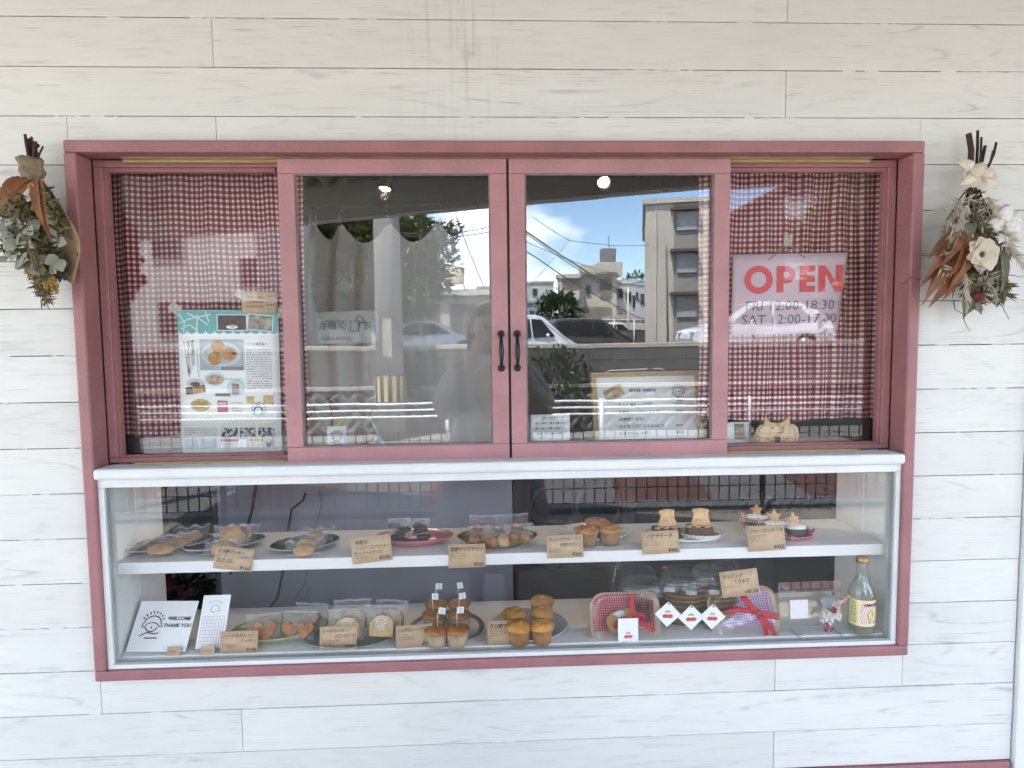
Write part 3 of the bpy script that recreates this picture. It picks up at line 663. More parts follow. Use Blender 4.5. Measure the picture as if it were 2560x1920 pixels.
# --- heart galettes
plate("green_dish", "celadon green oval dish with bagged heart galettes", 5, 1560, 1355, ZF, .115, .072, rad(10), PGREN, .022)
def heart(x, s, ry):
    pts = [(x + s * 16 * math.sin(a) ** 3 / 17, .026 + s * (13 * math.cos(a) - 5 * math.cos(2 * a) - 2 * math.cos(3 * a) - math.cos(4 * a)) / 17) for a in [2 * math.pi * i / 26 for i in range(26)]]
    return MB().prism(pts, -.011, .011)
packet("bagged glossy heart galette, front left on the green dish", 5, 1420, 1415, ZF, .082, .062, rad(22), rad(8), [("galette", heart(.002, .031, 0), BROWN)], group="bagged heart galettes", d=.02, cat="cookie bag")
packet("bagged pair of glossy galettes, front right on the green dish", 5, 1700, 1400, ZF, .085, .064, rad(22), rad(-8), [("galette", heart(-.015, .024, 0), BROWN), ("galette", heart(.020, .022, 0), BROWN)], group="bagged heart galettes", d=.02)
packet("bagged galette behind the others on the green dish", 5, 1800, 1310, ZF, .085, .06, rad(25), rad(-8), [("galette", heart(.004, .022, 0), BROWN)], group="bagged heart galettes", d=.02)
for o in list(COL.objects):
    if o.name.startswith(("galette", "crust")) and o.name[:6] != "crust_": q = o.modifiers.new("bevel", 'BEVEL'); q.width = .007; q.segments = 4

# --- banana cakes with animal biscuits
plate("yellow_plate", "white rimmed plate with a mustard yellow well under two banana cakes", 7, 1362, 545, ZS, .103, .066, 0, PWHIT, .012, mats=[PYELL], band=(6, 7, 8, 9, 10))
bear = [(-.021, 0), (.021, 0), (.024, .006), (.022, .014), (.019, .020), (.019, .033), (.021, .036), (.019, .041), (.014, .041), (.009, .043), (-.009, .043), (-.013, .041), (-.019, .041), (-.021, .036), (-.018, .032), (-.017, .022), (-.022, .012), (-.024, .006)]
def animal(M_):
    return MB().prism(bear, -.004, .004, M=M_)
for (X, Y, lb) in ((1215, 555, "left"), (1490, 545, "right")):
    p = on(7, X, Y, ZS + .006); t = thing("banana_cake", "chocolate brown banana cake with an animal shaped biscuit on top, %s one" % lb, "cake", p, (0, 0, .1 if lb == "left" else -.15), "banana cakes")
    lo = lb == "left"
    MB().box(-.032, .032, -.018, .022, 0, .030).build("cake_block", CHOC if lo else M("brown cake", (.17, .07, .03), .7, .3, 50, .3), t, bev=.003)
    tn = MB()
    for j in range(6): tn.add(*lump_raw((-.028 + .011 * j, -.012 + .012 * (j % 2), .032), (.008, .007, .003), j + X, .2))
    tn.build("nut_flake", BISCP, t)["kind"] = 'stuff'
    animal(Matrix.Translation((.002, .0, .032)) @ Matrix.Rotation(rad(-8), 4, 'X')).build("animal_biscuit", BISCP, t, bev=.003)
    cu = MB(); 
    cu.grid(lambda u, v: ((.034 + .012 * v) * math.cos(math.pi * (1 + u)) * 1.05 + .0025 * math.cos(u * 90) * v, -.02 + (.026 + .014 * v) * math.sin(math.pi * (1 + u)) * .55 + .0025 * math.sin(u * 90) * v, .001 + .017 * v * (1 if not lo else .6) + .001 * math.cos(u * 90)), 90, 3)
    cu.build("paper_cup", CUPW, t, solid=.0005)
# --- star topped cakes
plate("octagonal_plate", "white octagonal plate with three star topped cakes in red check paper", 8, 720, 500, ZS, .100, .070, rad(22.5), PWHIT, .010, n=8)
for (X, Y, lb, sz) in ((575, 460, "back left", 1), (725, 515, "front middle", 1), (890, 545, "right with icing on show", 1.1)):
    p = on(8, X, Y, ZS + .004); t = thing("star_cake", "dark cake with star biscuit in red check paper, %s" % lb, "cake", p, (0, 0, .2 if 'right' in lb else -.1), "star topped cakes")
    MB().box(-.026, .026, -.016, .018, 0, .026).build("cake_block", CHOC, t, bev=.003)
    lump((0, 0, .028), (.028, .020, .006), X, 16, 8, .3, 4).build("icing", ICING, t)
    pts = [((.019 if j % 2 == 0 else .0095) * math.sin(j * math.pi / 5), .045 + (.019 if j % 2 == 0 else .0095) * math.cos(j * math.pi / 5)) for j in range(10)]
    MB().prism(pts, -.004, .004, M=Matrix.Rotation(rad(-12), 4, 'X')).build("star_biscuit", BISC, t, bev=.0025)
    lump((0, .004, .045), (.003, .003, .003), 3, 8, 5).build("nut", BISCP, t)
    wr = MB()
    wr.grid(lambda u, v: ((-.03 + .06 * u) * (1 + .35 * v), -.018 - .012 * v - .004 * math.sin(u * 9) * v, -.001 + .020 * v * (1 - .5 * math.sin(math.pi * u))), 12, 4)
    wr.grid(lambda u, v: ((-.03 + .06 * u) * (1 + .3 * v), .02 + .010 * v, -.001 + .036 * v * (.7 + .3 * math.cos(6 * u))), 12, 4)
    for sx in (-1, 1): wr.grid(lambda u, v, sx=sx: (sx * (.028 + .016 * v), -.02 + .04 * u, -.001 + .028 * v * (.55 + .45 * abs(math.cos(3 * u)))), 8, 4)
    wr.build("check_wrapper", GRED, t, solid=.0004)

# ------------------------------------------------------------------ price cards
def card(label, k, quad, y, title, price, notes=3, tcol=None, tilt=10, name="price_card", second=None, mat=None):
    q = [at(*cr(k, *p), y) for p in quad]                       # TL TR BR BL
    w = ((q[1] - q[0]).length + (q[2] - q[3]).length) / 2 * 1.05; h = ((q[3] - q[0]).length + (q[2] - q[1]).length) / 2 * 1.04
    c = (q[2] + q[3]) / 2; c.z = max(c.z, ZF + .0006); dx = (q[1] - q[0]) + (q[2] - q[3]); roll = -math.atan2(dx.z, dx.x)
    bend = jit(.0012)
    mb = MB(); mb.grid(lambda u, v: ((u - .5) * w, bend * math.sin(math.pi * u), v * h), 6, 1)
    o = mb.build(name, mat or KRAFT, None, c, (-rad(tilt), roll, 0), solid=.0008); tag(o, label, "price card", "handwritten price cards")
    ink = MB(); pen = MB(); yy = -.0012 - abs(bend)
    ty = h * .90
    for i, (s, fs, xo) in enumerate(title):
        ty -= fs * h; text_into(ink if not (tcol and i == 1) else pen, s, fs * h * 1.05, -w / 2 + xo * w, ty, y=yy, shear=.12, rot=jit(.02), bold=.022, sx=.93, maxw=w * (.95 - xo)); ty -= .05 * h
    for i in range(notes):
        ty -= h * .10; scribble(pen if not tcol else ink, -w * .44, w * R_.uniform(-.12, .06), max(ty, h * (.05 + .0 * i)), h * .075, yy)
    text_into(ink, price, h * .21, w * .45, h * .07, 'RIGHT', yy, shear=.1, bold=.03, rot=jit(.03))
    ink.build("lettering", INK, o); pen.build("fine_writing", tcol or KINK, o); return o
PURP = M("purple ink", (.10, .03, .16), .6, 0)
card("kraft price card with purple second line, ¥160, on the shelf edge", 5, ((1035, 625), (1340, 660), (1310, 828), (1012, 798)), .046, [("きび糖クッキー", .18, .06), ("ボブ、ウェーブ、うさぎ 女の子", .115, .04)], "¥160", 2, PURP)
card("large kraft price card ¥200 in front of the pink dish", 6, ((332, 570), (650, 522), (660, 733), (348, 763)), .0455, [("米粉の", .17, .10), ("さくさくココアクッキー", .155, .12), ("(チョコチップ入り)", .13, .05)], "¥200", 1)
card("kraft price card ¥220 hanging over the shelf edge under the amber dish", 6, ((1140, 615), (1433, 610), (1433, 785), (1140, 800)), .046, [("黒糖ラングドシャ", .19, .05)], "¥220")
card("kraft price card ¥360 in front of the floral plate", 7, ((230, 540), (520, 530), (520, 705), (235, 718)), .047, [("グレープフルーツと", .17, .05), ("紅茶のマフィン", .17, .36)], "¥360", 2)
card("kraft price card ¥400 in front of the yellow plate", 7, ((1018, 510), (1310, 493), (1318, 668), (1028, 687)), .0455, [("バナナケーキ", .2, .12)], "¥400")
card("kraft price card ¥420 in front of the octagonal plate", 8, ((508, 465), (803, 447), (808, 643), (510, 663)), .0455, [("ジャーマンケーキ", .18, .06)], "¥420")
card("kraft price card ¥100 by the green dish", 5, ((1070, 1355), (1362, 1350), (1372, 1512), (1068, 1525)), .040, [("ハートのガレット", .19, .07), ("クッキー", .17, .55)], "¥100", 2)
card("kraft price card ¥280 in front of the pound cake", 6, ((78, 1305), (370, 1297), (365, 1470), (70, 1487)), .040, [("シークヮーサー", .17, .06), ("パウンドケーキ", .16, .40)], "¥280", 3)
card("kraft price card ¥230 by the flagged muffins", 6, ((703, 1320), (988, 1298), (1002, 1468), (708, 1490)), .040, [("ミルクティーマフィン", .19, .04)], "¥230")
card("kraft price card ¥310 by the plain muffins", 6, ((1465, 1282), (1752, 1275), (1755, 1453), (1465, 1467)), .040, [("きび糖マフィン", .2, .05)], "¥310")
card("kraft price card +¥150 propped on the lilac gift box", 8, ((283, 850), (583, 812), (592, 1010), (295, 1045)), .050, [("ラッピング", .17, .05), ("できます", .17, .33)], "+¥150", 1)

# ------------------------------------------------------------------ cards, gift boxes, bottle, acrylic stand
def panel_quad(name, k, quad, y0, lean, mat, label, cat, th=.002, uvk=True):
    """upright sheet from its outline; bottom edge on the case floor at depth y0, leaning back"""
    q = [at(*cr(k, *p), y0) for p in quad]; w = (q[2] - q[3]).length; b = (q[2] + q[3]) / 2
    return b, w
# welcome card: lies tilted on a clear easel
bl, br_, tr_, tl_ = on(5, 275, 1495, ZF + .003), on(5, 770, 1500, ZF + .003), None, None
w = (br_ - bl).length
o = MB().box(0, w * .99, 0, .004, 0, .118).build("welcome_card", PAPER, None, bl + Vector((0, 0, .001)), (-rad(38), 0, math.atan2(br_.y - bl.y, br_.x - bl.x) + .02), bev=.0008)
tag(o, "white welcome card with a pen drawing, leaning in the left corner of the case", "card")
lg = MB(); face_logo(lg, .045, .062, .052, -.0006)
text_into(lg, "WELCOME", .0115, .080, .072, y=-.0006, bold=.03, shear=.1); text_into(lg, "THANK YOU", .0115, .073, .056, y=-.0006, bold=.03, shear=.1); lg.build("lettering", INK, o)
bl, br_ = on(5, 848, 1478, ZF + .003), on(5, 1080, 1470, ZF + .003); w = (br_ - bl).length
o = MB().box(0, w, 0, .003, 0, .122).build("note_pad", PAPER, None, bl + Vector((0, .004, .001)), (-rad(30), 0, math.atan2(br_.y - bl.y, br_.x - bl.x)), bev=.0006)
tag(o, "tall white note pad with a squared grid and bird drawing, beside the welcome card", "note pad")
gd = MB(); PGRID = M("pale mauve print", (.50, .36, .42), .7, 0)
for i in range(9): gd.box(.006 + i * (w - .012) / 8 - .0003, .006 + i * (w - .012) / 8 + .0003, -.0005, -.0001, .008, .072)
for i in range(9): gd.box(.006, w - .006, -.0004, -.00005, .008 + i * .008, .0086 + i * .008)
gd.build("printed_grid", PGRID, o)
lg = MB(); stroke(lg, arc(w * .5, .090, .010, .009, -30, 250, 10), .0012, -.0006); stroke(lg, [(w * .35, .084), (w * .5, .082), (w * .75, .086)], .001, -.0006); stroke(lg, arc(w * .5, .090, .02, .018, 40, 140, 8), .0009, -.0006); lg.build("lettering", GINK, o)
for (k, X, Y, lb) in ((5, 672, 1500, "small folded kraft tag in front of the welcome card"), (5, 955, 1492, "small folded kraft tag in front of the note pad")):
    p = on(k, X, Y + 22, ZF); mb = MB(); mb.add([(-.016, -.001, 0), (.016, -.001, 0), (.0165, .008, .017), (-.0155, .008, .017), (-.016, .018, 0), (.016, .018, 0)], [(0, 1, 2, 3), (3, 2, 5, 4)])
    o = mb.build("kraft_tag", KRAFT, None, p, (0, 0, jit(.1)), solid=.0006); tag(o, lb, "tag", "small kraft tags")
    sc_ = MB(); scribble(sc_, -.010, .010, .007, .004, -.0018); so_ = sc_.build("fine_writing", KINK, o); so_.rotation_euler = (-rad(28), 0, 0); so_.location = (0, -.0012, 0)

def rrect(w, h, r, n=6):
    pts = []
    for cx_, cz_, a0 in ((w / 2 - r, h / 2 - r, 0), (-w / 2 + r, h / 2 - r, 90), (-w / 2 + r, -h / 2 + r, 180), (w / 2 - r, -h / 2 + r, 270)):
        pts += [(cx_ + r * math.cos(rad(a0 + 90 * i / n)), cz_ + r * math.sin(rad(a0 + 90 * i / n))) for i in range(n + 1)]
    return pts
def tray(label, k, cx_, cz_, y, w, h, rot, lin, lean=16):
    """open lunch-box tray standing on its edge: kraft rim, clear domed lid, check paper inside"""
    p = at(*cr(k, cx_, cz_), y); t = thing("gift_box", label, "gift box", p, (-rad(lean), rot, 0), "wrapped gift boxes")
    def ringset(sizes, mb, m):
        loops = [[(x, yy, z) for x, z in rrect(w * s, h * s, .034 * s)] for s, yy in sizes]; n = len(loops[0])
        vs = [q for lp in loops for q in lp]
        mb.add(vs, [(i * n + j, i * n + (j + 1) % n, (i + 1) * n + (j + 1) % n, (i + 1) * n + j) for i in range(len(loops) - 1) for j in range(n)] + [list(range((len(loops) - 1) * n, len(loops) * n))], m, True)
    a = MB(); ringset([(1.0, 0), (1.0, .003), (.955, .003), (.82, .042)], a, 0); a.build("tray", M("kraft board tray", (.62, .44, .27), .7, .1, 20), t, solid=.001)
    b = MB(); ringset([(.95, .004), (.93, .012), (.80, .034)], b, 0); b.build("check_paper", lin, t)
    l_ = MB(); ringset([(1.0, -.001), (.97, -.002), (.95, -.012), (.80, -.014), (.78, -.010)], l_, 0); l_.build("clear_lid", CLEARP, t)
    return t, w, h
def ribbon(pts, w, name, t, n=18, twist=0):
    mb = MB(); P = [Vector(p) for p in pts]
    def f(u, v):
        s = u * (len(P) - 1); i = min(int(s), len(P) - 2); q = s - i; p0, p1, p2, p3 = P[max(i - 1, 0)], P[i], P[i + 1], P[min(i + 2, len(P) - 1)]
        c = .5 * ((2 * p1) + (p2 - p0) * q + (2 * p0 - 5 * p1 + 4 * p2 - p3) * q * q + (3 * p1 - p0 - 3 * p2 + p3) * q ** 3)
        d = (p2 - p1).normalized(); sd_ = Vector((d.z, 0, -d.x)); 
        if sd_.length < .1: sd_ = Vector((1, 0, 0))
        return c + sd_.normalized() * (v - .5) * w + Vector((0, .0015 * math.sin(v * 9 + u * 20), 0))
    mb.grid(f, n, 4); return mb.build(name, REDRIB, t, solid=.0003)
t, w, h = tray("red check gift box with a red organza bow and white tag", 7, 876, 1222, .074, .172, .128, 0, GRED, 14)
for j in range(2): lump((-.02 + .03 * j, .015, -.01 + .01 * j), (.026, .012, .026), j, 14, 8, .15).build("cake_inside", SPONGE, t)
lump((-.012, .006, .012), (.016, .004, .008), 9, 10, 6).build("label_sticker", PAPER, t)
B0 = (.012, -.018, .008)
ribbon([(.014, -.015, .062), (.015, -.017, .035), B0], .013, "ribbon", t)
ribbon([B0, (-.016, -.026, .004), (-.034, -.024, -.012), (-.014, -.02, -.006), B0], .012, "ribbon", t)
ribbon([B0, (.032, -.026, .014), (.040, -.022, .002), (.022, -.02, 0), B0], .011, "ribbon", t)
ribbon([B0, (.004, -.024, -.02), (-.014, -.022, -.050)], .012, "ribbon", t)
ribbon([B0, (.036, -.024, -.008), (.066, -.02, -.026)], .010, "ribbon", t)
DOLL_R = M("printed red", (.60, .09, .06), .5, 0); DOLL_B = M("printed tan", (.56, .40, .22), .5, 0); DOT = M("printed pale blue", (.50, .62, .66), .5, 0)
def tag_print(o, cx_, cz_, s, y):
    """little print on the gift tags: two red buns under a tan cap with pale dots"""
    mb = MB()
    for sx in (-1, 1): mb.add([(cx_ + sx * .22 * s + x, y, cz_ - .18 * s + z) for x, z in arc(0, 0, .3 * s, .2 * s, 0, 330, 11)], [list(range(12))], 0)
    mb.add([(x, y - .0001, z) for x, z in arc(cx_ - .02 * s, cz_ + .16 * s, .3 * s, .24 * s, 0, 180, 9)], [list(range(10))], 1)
    for i in range(14):
        a = i * 2.4; r = s * (.55 + .3 * ((i * 7) % 5) / 5); x, z = cx_ + r * math.cos(a), cz_ + r * math.sin(a) * .9
        if abs(x - cx_) + abs(z - cz_) < s * .98: mb.add([(x - .001, y, z), (x, y, z - .001), (x + .001, y, z), (x, y, z + .001)], [(0, 1, 2, 3)], 2)
    mb.build("printed_picture", [DOLL_R, DOLL_B, DOT], o)
p = on(7, 914, 1440, ZF + .0005); o = MB().box(-.0245, .0245, 0, .0006, 0, .056).build("gift_tag", PAPER, None, (p.x, .036, ZF + .0005), (-rad(4), 0, 0)); tag(o, "white rectangular gift tag hanging on the red check gift box", "gift tag")
tag_print(o, 0, .016, .02, -.0005)
t, w, h = tray("lilac check gift box with red ribbon down its right side", 8, 468, 1182, .082, .174, .125, -rad(6), GPUR, 20)
ribbon([(-.05, -.014, .012), (-.015, -.018, .014), (.024, -.018, .004)], .012, "ribbon", t)
ribbon([(-.004, -.016, .056), (.006, -.022, .03), (.024, -.02, .004)], .016, "ribbon", t)
ribbon([(.024, -.02, .004), (.05, -.026, -.006), (.076, -.02, -.014)], .014, "ribbon", t)
ribbon([(.024, -.02, .004), (.036, -.024, -.03), (.036, -.018, -.060)], .011, "ribbon", t)
ribbon([(.024, -.021, .004), (.048, -.024, -.03), (.060, -.018, -.058)], .011, "ribbon", t)
# stacked clear-lidded bowls
KB = M("kraft bowl", (.30, .20, .09), .5, .2, 20)
LID = clear("clear lid", .055, (.90, .90, .88), haze=.05, rough=.05)
def bowl_stack(label, k, X, Y, n, w, up=0):
    p = on(k, X, Y, ZF); t = thing("bowl_stack", label, "food containers", (p.x, max(.14, min(.235, p.y)), ZF), (0, 0, 0), "stacks of lidded containers")
    for i in range(n): 
        MB().lathe([(.0001, .013 * i + .0005), (w * .72, .013 * i + .001), (w, .013 * i + .028), (w * 1.03, .013 * i + .029), (w * .98, .013 * i + .031), (w * .7, .013 * i + .006), (.0001, .013 * i + .005)], 28, sy=.72).build("bowl", KB if not up else CLEARP, t)
    z = .013 * n + .02
    for i in range(2): MB().lathe([(w * 1.03, z + .012 * i), (w * 1.0, z + .008 + .012 * i), (w * .93, z + .024 + .012 * i), (w * .8, z + .028 + .012 * i), (w * .75, z + .025 + .012 * i), (.0001, z + .025 + .012 * i)], 28, sy=.72).build("lid", LID, t)
bowl_stack("stack of clear plastic containers behind the red check gift box", 7, 1020, 1260, 4, .06, 1)
bowl_stack("stack of kraft bowls with clear lids behind the diamond tags", 7, 1400, 1290, 5, .062)
bowl_stack("tall stack of brown containers behind the lilac gift box", 8, 230, 1250, 6, .06)
# standing lids behind
for (X, Y, rt, m, lb) in ((930, 880, .18, LID, "clear rectangular lid standing behind the containers"), (1360, 890, -.1, clear("amber lid", .1, (.62, .48, .33), haze=.08, hcol=(.4, .25, .12), rough=.05), "amber tinted rectangular lid standing behind the kraft bowls"), (1640, 860, -.35, LID, "clear lid leaning behind the lilac gift box")):
    p = at(*cr(7, X, Y), .262); mb = MB()
    loops = [[(x, yy, z) for x, z in rrect(.125 * s, .085 * s, .022 * s)] for s, yy in ((1.02, 0), (1, -.002), (.95, -.02), (.86, -.024), (.80, -.020))]; n = len(loops[0])
    mb.add([q for lp in loops for q in lp], [(i * n + j, i * n + (j + 1) % n, (i + 1) * n + (j + 1) % n, (i + 1) * n + j) for i in range(4) for j in range(n)] + [list(range(4 * n, 5 * n))], 0, True)
    o = mb.build("container_lid", m, None, p, (-rad(14), rt, 0)); tag(o, lb, "lid", "standing container lids")
# three diamond tags on pegs
DIA = MB().prism([(0, -.032), (.0325, 0), (0, .032), (-.0325, 0)], 0, .0008).mesh("diamond", PAPER)
for (X, Y, lb, ry) in ((1226, 1180, "left", .06), (1420, 1206, "middle", 0), (1596, 1200, "right", .05)):
    p = at(*cr(7, X, Y), .058); o = put("diamond_tag", DIA, None, p, (0, ry, 0)); tag(o, "white diamond gift tag on red string, %s of three" % lb, "gift tag", "white diamond tags")
    tag_print(o, 0, 0, .026, -.0004)
    MB().lathe([(.0001, 0), (.0022, 0), (.0022, .0008), (.0001, .0008)], 10, M=Matrix.Translation((.001, -.0003, .026)) @ Matrix.Rotation(rad(90), 4, 'X')).build("eyelet", DGREY, o)
    MB().tube([(.001, -.001, .026), (.0, -.001, .045), (.002, .0, .062)], .0006, 5).build("string", REDS, o)
    MB().box(-.013, .013, -.0012, .0, .056, .068).build("tape", M_TAPE if 'M_TAPE' in globals() else SEALM, o)
# acrylic stand with flowers
p = on(8, 1010, 1318, ZF); st = thing("acrylic_stand", "clear acrylic stand with a blank pinkish card and dried flowers", "stand", (p.x, p.y - .01, ZF), (0, 0, .02))
MB().box(-.080, .080, 0, .003, .004, .125).build("acrylic_sheet", ACRYL, st, rot=(-rad(6), 0, 0))
MB().box(-.054, -.008, -.0022, -.0004, .036, .082).build("card", M("pink white card", (.80, .74, .76), .5, .05, 30), st, rot=(-rad(6), 0, 0), bev=.003)
for sx in (-.045, .062):
    f = MB(); f.box(sx - .004, sx + .004, -.030, -.022, 0, .020); f.box(sx - .003, sx + .003, -.022, .02, 0, .004); f.build("foot", CLEARP, st, bev=.001)
dv = MB(); dv.tube([(-.06, -.003, .02), (-.03, -.004, .024), (0, -.003, .02), (.02, -.004, .023)], .0006, 4); dv.build("engraved_line", GINK, st)
fb = thing("posy", "small dried posy with white hydrangea fixed on the acrylic stand", "flowers", (p.x + .036, p.y - .016, ZF + .05))
pet = MB()
for i in range(46):
    a, r = R_.uniform(0, 6.3), R_.uniform(0, .02); c = Vector((r * math.cos(a) * 1.2, -.006 - R_.uniform(0, .012), -.002 + r * math.sin(a) * .8)); pet.leaf(c, c + Vector((jit(.009), -.003, jit(.009))), .007, bend=.2, n=3)
pet.build("hydrangea", M("white petal", (.82, .80, .74), .7, .1, 60, trans=.2), fb)
gl = MB(); 
for i in range(10):
    a = rad(70 + i * 6.5); e = Vector((.045 * math.cos(a), -.003, .052 * math.sin(a))); gl.leaf((0, -.004, .01), e, .004, n=4); gl.leaf(e * .6, e * .6 + Vector((jit(.012), -.002, .010)), .004, n=3)
gl.build("grey_leaf", M("grey blue leaf", (.28, .32, .36), .7, .2, 30), fb)
pk = MB()
for i in range(5): e = Vector((.022 + .006 * i, -.006, .028 + .004 * i + jit(.004))); pk.tube([(.004, -.005, .01), e * .7, e], [.0006, .0008, .0015], 5); pk.ell(e, (.0035, .003, .0055), 8, 6)
pk.build("pink_bud", M("pink straw flower", (.70, .40, .33), .7, .2, 30), fb)
lump((.006, -.014, .014), (.008, .006, .007), 4, 10, 6, .5).build("red_bloom", M("dark red bloom", (.25, .015, .03), .7, .2, 30), fb)
rb = MB(); rb.tube([(-.004, -.012, -.016), (-.018, -.013, -.022), (-.012, -.013, -.036)], .0012, 5); rb.tube([(-.004, -.012, -.016), (.006, -.013, -.03), (.002, -.013, -.04)], .0012, 5); rb.tube([(-.012, -.012, -.04), (-.004, -.011, -.02)], .003, 6); rb.build("tied_ribbon", REDS, fb)
# lemonade bottle
p = on(8, 1432, 1330, ZF); bt = thing("lemonade_bottle", "clear glass bottle of lemonade with lemon and lime label, gold cap", "bottle", (p.x, p.y, ZF))
MB().lathe([(.0001, .003), (.026, .001), (.029, .003), (.0305, .009), (.0305, .095), (.029, .108), (.022, .125), (.0145, .142), (.0122, .152), (.0118, .172), (.0135, .174), (.0135, .178), (.0110, .179)], 32).build("glass_body", GLASSB, bt)
MB().lathe([(.0001, .0065), (.0265, .0065), (.0275, .012), (.0275, .095), (.026, .108), (.0195, .124), (.0125, .141), (.0001, .1415)], 28).build("lemonade", clear("cloudy lemonade", .0, (.96, .965, .92), haze=.10, hcol=(.68, .68, .58)), bt)
MB().lathe([(.0142, .176), (.0150, .178), (.0150, .187), (.0140, .189), (.0001, .1895)], 28, fn=lambda r, z, a, i: (r * (1 + (.02 * math.cos(a * 21) if i < 3 else 0)), z)).build("cap", M("gold cap", (.55, .34, .12), .3, .1, 5, metal=.8), bt)
def labsheet(a0, a1, z0, z1, m, r=.0309): 
    mb = MB(); mb.grid(lambda u, v: (r * math.sin(rad(a0 + (a1 - a0) * u)), -r * math.cos(rad(a0 + (a1 - a0) * u)), z0 + (z1 - z0) * v), 16, 1, m); return mb
lb_ = labsheet(-90, 80, .028, .092, 0).build("label", [M("pale yellow label", (.78, .70, .34), .5, .05, 20)], bt)
lb2 = labsheet(-38, 70, .034, .086, 0, .0311).build("label_panel", [M("blush panel", (.80, .66, .62), .5, .05, 20)], bt)
stp = MB()
for i in range(12):
    x0, z0 = -38 + i * 9, .034
    for j in range(6):
        a0, a1 = x0 + j * 4 - 12, x0 + j * 4 - 8; q0, q1 = z0 + j * .0088, z0 + (j + 1) * .0088
        if -38 <= a0 and a1 + 3 <= 70: stp.add([(.0312 * math.sin(rad(a)), -.0312 * math.cos(rad(a)), z) for a, z in ((a0, q0), (a0 + 3, q0), (a1 + 3, min(q1, .086)), (a1, min(q1, .086)))], [(0, 1, 2, 3)])
stp.build("printed_stripe", M("coral print", (.62, .26, .24), .5, 0), bt)["kind"] = 'stuff'
def blob(a, z, ra, rz, m, r=.0314):
    mb = MB(); mb.add([(r * math.sin(rad(a + ra * math.cos(t))), -r * math.cos(rad(a + ra * math.cos(t))), z + rz * math.sin(t)) for t in [2 * math.pi * i / 16 for i in range(16)]], [list(range(16))]); return mb.build("printed_fruit", m, bt)
blob(8, .056, 15, .013, M("lime print", (.22, .42, .06), .5, 0)); blob(24, .058, 19, .0145, M("lemon print", (.78, .62, .05), .5, 0), .0316)
tx = MB(); text_into(tx, "LEMONADE", .009, 0, .078, 'CENTER', 0, bold=.03); text_into(tx, "", .005, 0, .036, 'CENTER', 0)
scribble(tx, -.014, .014, .037, .004)
tx.v = [(.0318 * math.sin(x / .031 + rad(22)), -.0318 * math.cos(x / .031 + rad(22)), z) for x, y, z in tx.v]; tx.build("lettering", INK, bt)
sl_ = MB()
for i in range(7): scribble(sl_, -.008, .006, .036 + i * .0075, .004)
sl_.v = [(.0312 * math.sin(x / .031 + rad(-62)), -.0312 * math.cos(x / .031 + rad(-62)), z) for x, y, z in sl_.v]; sl_.build("fine_writing", INK, bt)
# ------------------------------------------------------------------ curtains and things in the windows
GCUR = gingham("dark red gingham cloth", (.90, .80, .80), (.43, .125, .15), (.15, .014, .032), .0134, uv=True, trans=.25)
def curtain(label, u0, u1, v0, v1, y, folds, seed, slack=1.12):
    a, b, c = at(u0, v0, y), at(u1, v0, y), at((u0 + u1) / 2, v1, y); W, H = b.x - a.x, a.z - c.z
    nu, nv = 110, 60; mb = MB(); uv = []
    def f(u, v):
        s = noise.noise(Vector((u * folds, v * .3, seed))); q = noise.noise(Vector((u * folds * 2.3, v * .7, seed + 9)))
        amp = .024 * (.6 + .5 * (1 - v)); x = a.x + W * u + .012 * noise.noise(Vector((u * 4, v * 2, seed + 4))) * (1 - v * .3)
        sag = .004 * math.sin(u * 7 + seed) + .008 * noise.noise(Vector((u * 3, 0, seed + 20)))
        uv.append((u * W * slack + .004 * q, v * H + .002 * s + sag * (1 - v)))
        return (x, y + amp * s * 1.3 + amp * .5 * q, c.z + H * v + (sag * (1 - v)))
    mb.grid(f, nu, nv); me = mb.mesh("curtain", [GCUR]); ul = me.uv_layers.new(name="UVMap")
    for lp in me.loops: ul.data[lp.index].uv = uv[lp.vertex_index]
    o = put("curtain", me); return tag(o, label, "curtain", None)
curtain("red gingham curtain behind the poster in the left side light", 232, 652, 355, 935, .165, 9, 3.3)
curtain("red gingham curtain behind the pale OPEN sheet in the right side light", 1512, 1905, 355, 906, .165, 11, 8.1)
rod = thing("curtain_wire", "thin wire with clips holding the sheer curtain in the left sash", "curtain wire", (0, 0, 0))
YS = .30
wp = [at(632, 428, YS), at(655, 433, YS), at(700, 446, YS), at(760, 447, YS), at(850, 446, YS), at(1000, 437, YS), at(1075, 432, YS)]
MB().tube(wp, .0012, 5).build("wire", DGREY, rod)
SHEER = None
m, t_, b_ = newmat("sheer white voile"); n_, l_ = t_.nodes.new, t_.links.new; t_.nodes.remove(b_)
tr = n_("ShaderNodeBsdfTransparent"); df = n_("ShaderNodeBsdfDiffuse"); ts = n_("ShaderNodeBsdfTranslucent"); df.inputs[0].default_value = (.86, .85, .84, 1); ts.inputs[0].default_value = (.5, .5, .5, 1)
ms_ = n_("ShaderNodeMixShader"); ms_.inputs[0].default_value = .22; l_(df.outputs[0], ms_.inputs[1]); l_(ts.outputs[0], ms_.inputs[2])
mz = n_("ShaderNodeMixShader"); mz.inputs[0].default_value = .58; l_(tr.outputs[0], mz.inputs[1]); l_(ms_.outputs[0], mz.inputs[2]); l_(mz.outputs[0], t_.nodes["Material Output"].inputs[0]); SHEER = m
a, b = at(641, 480, YS), at(1100, 470, YS); c = at(850, 985, YS); pins = [0, .055, .085, .20, .43, .66, .84, 1.0]
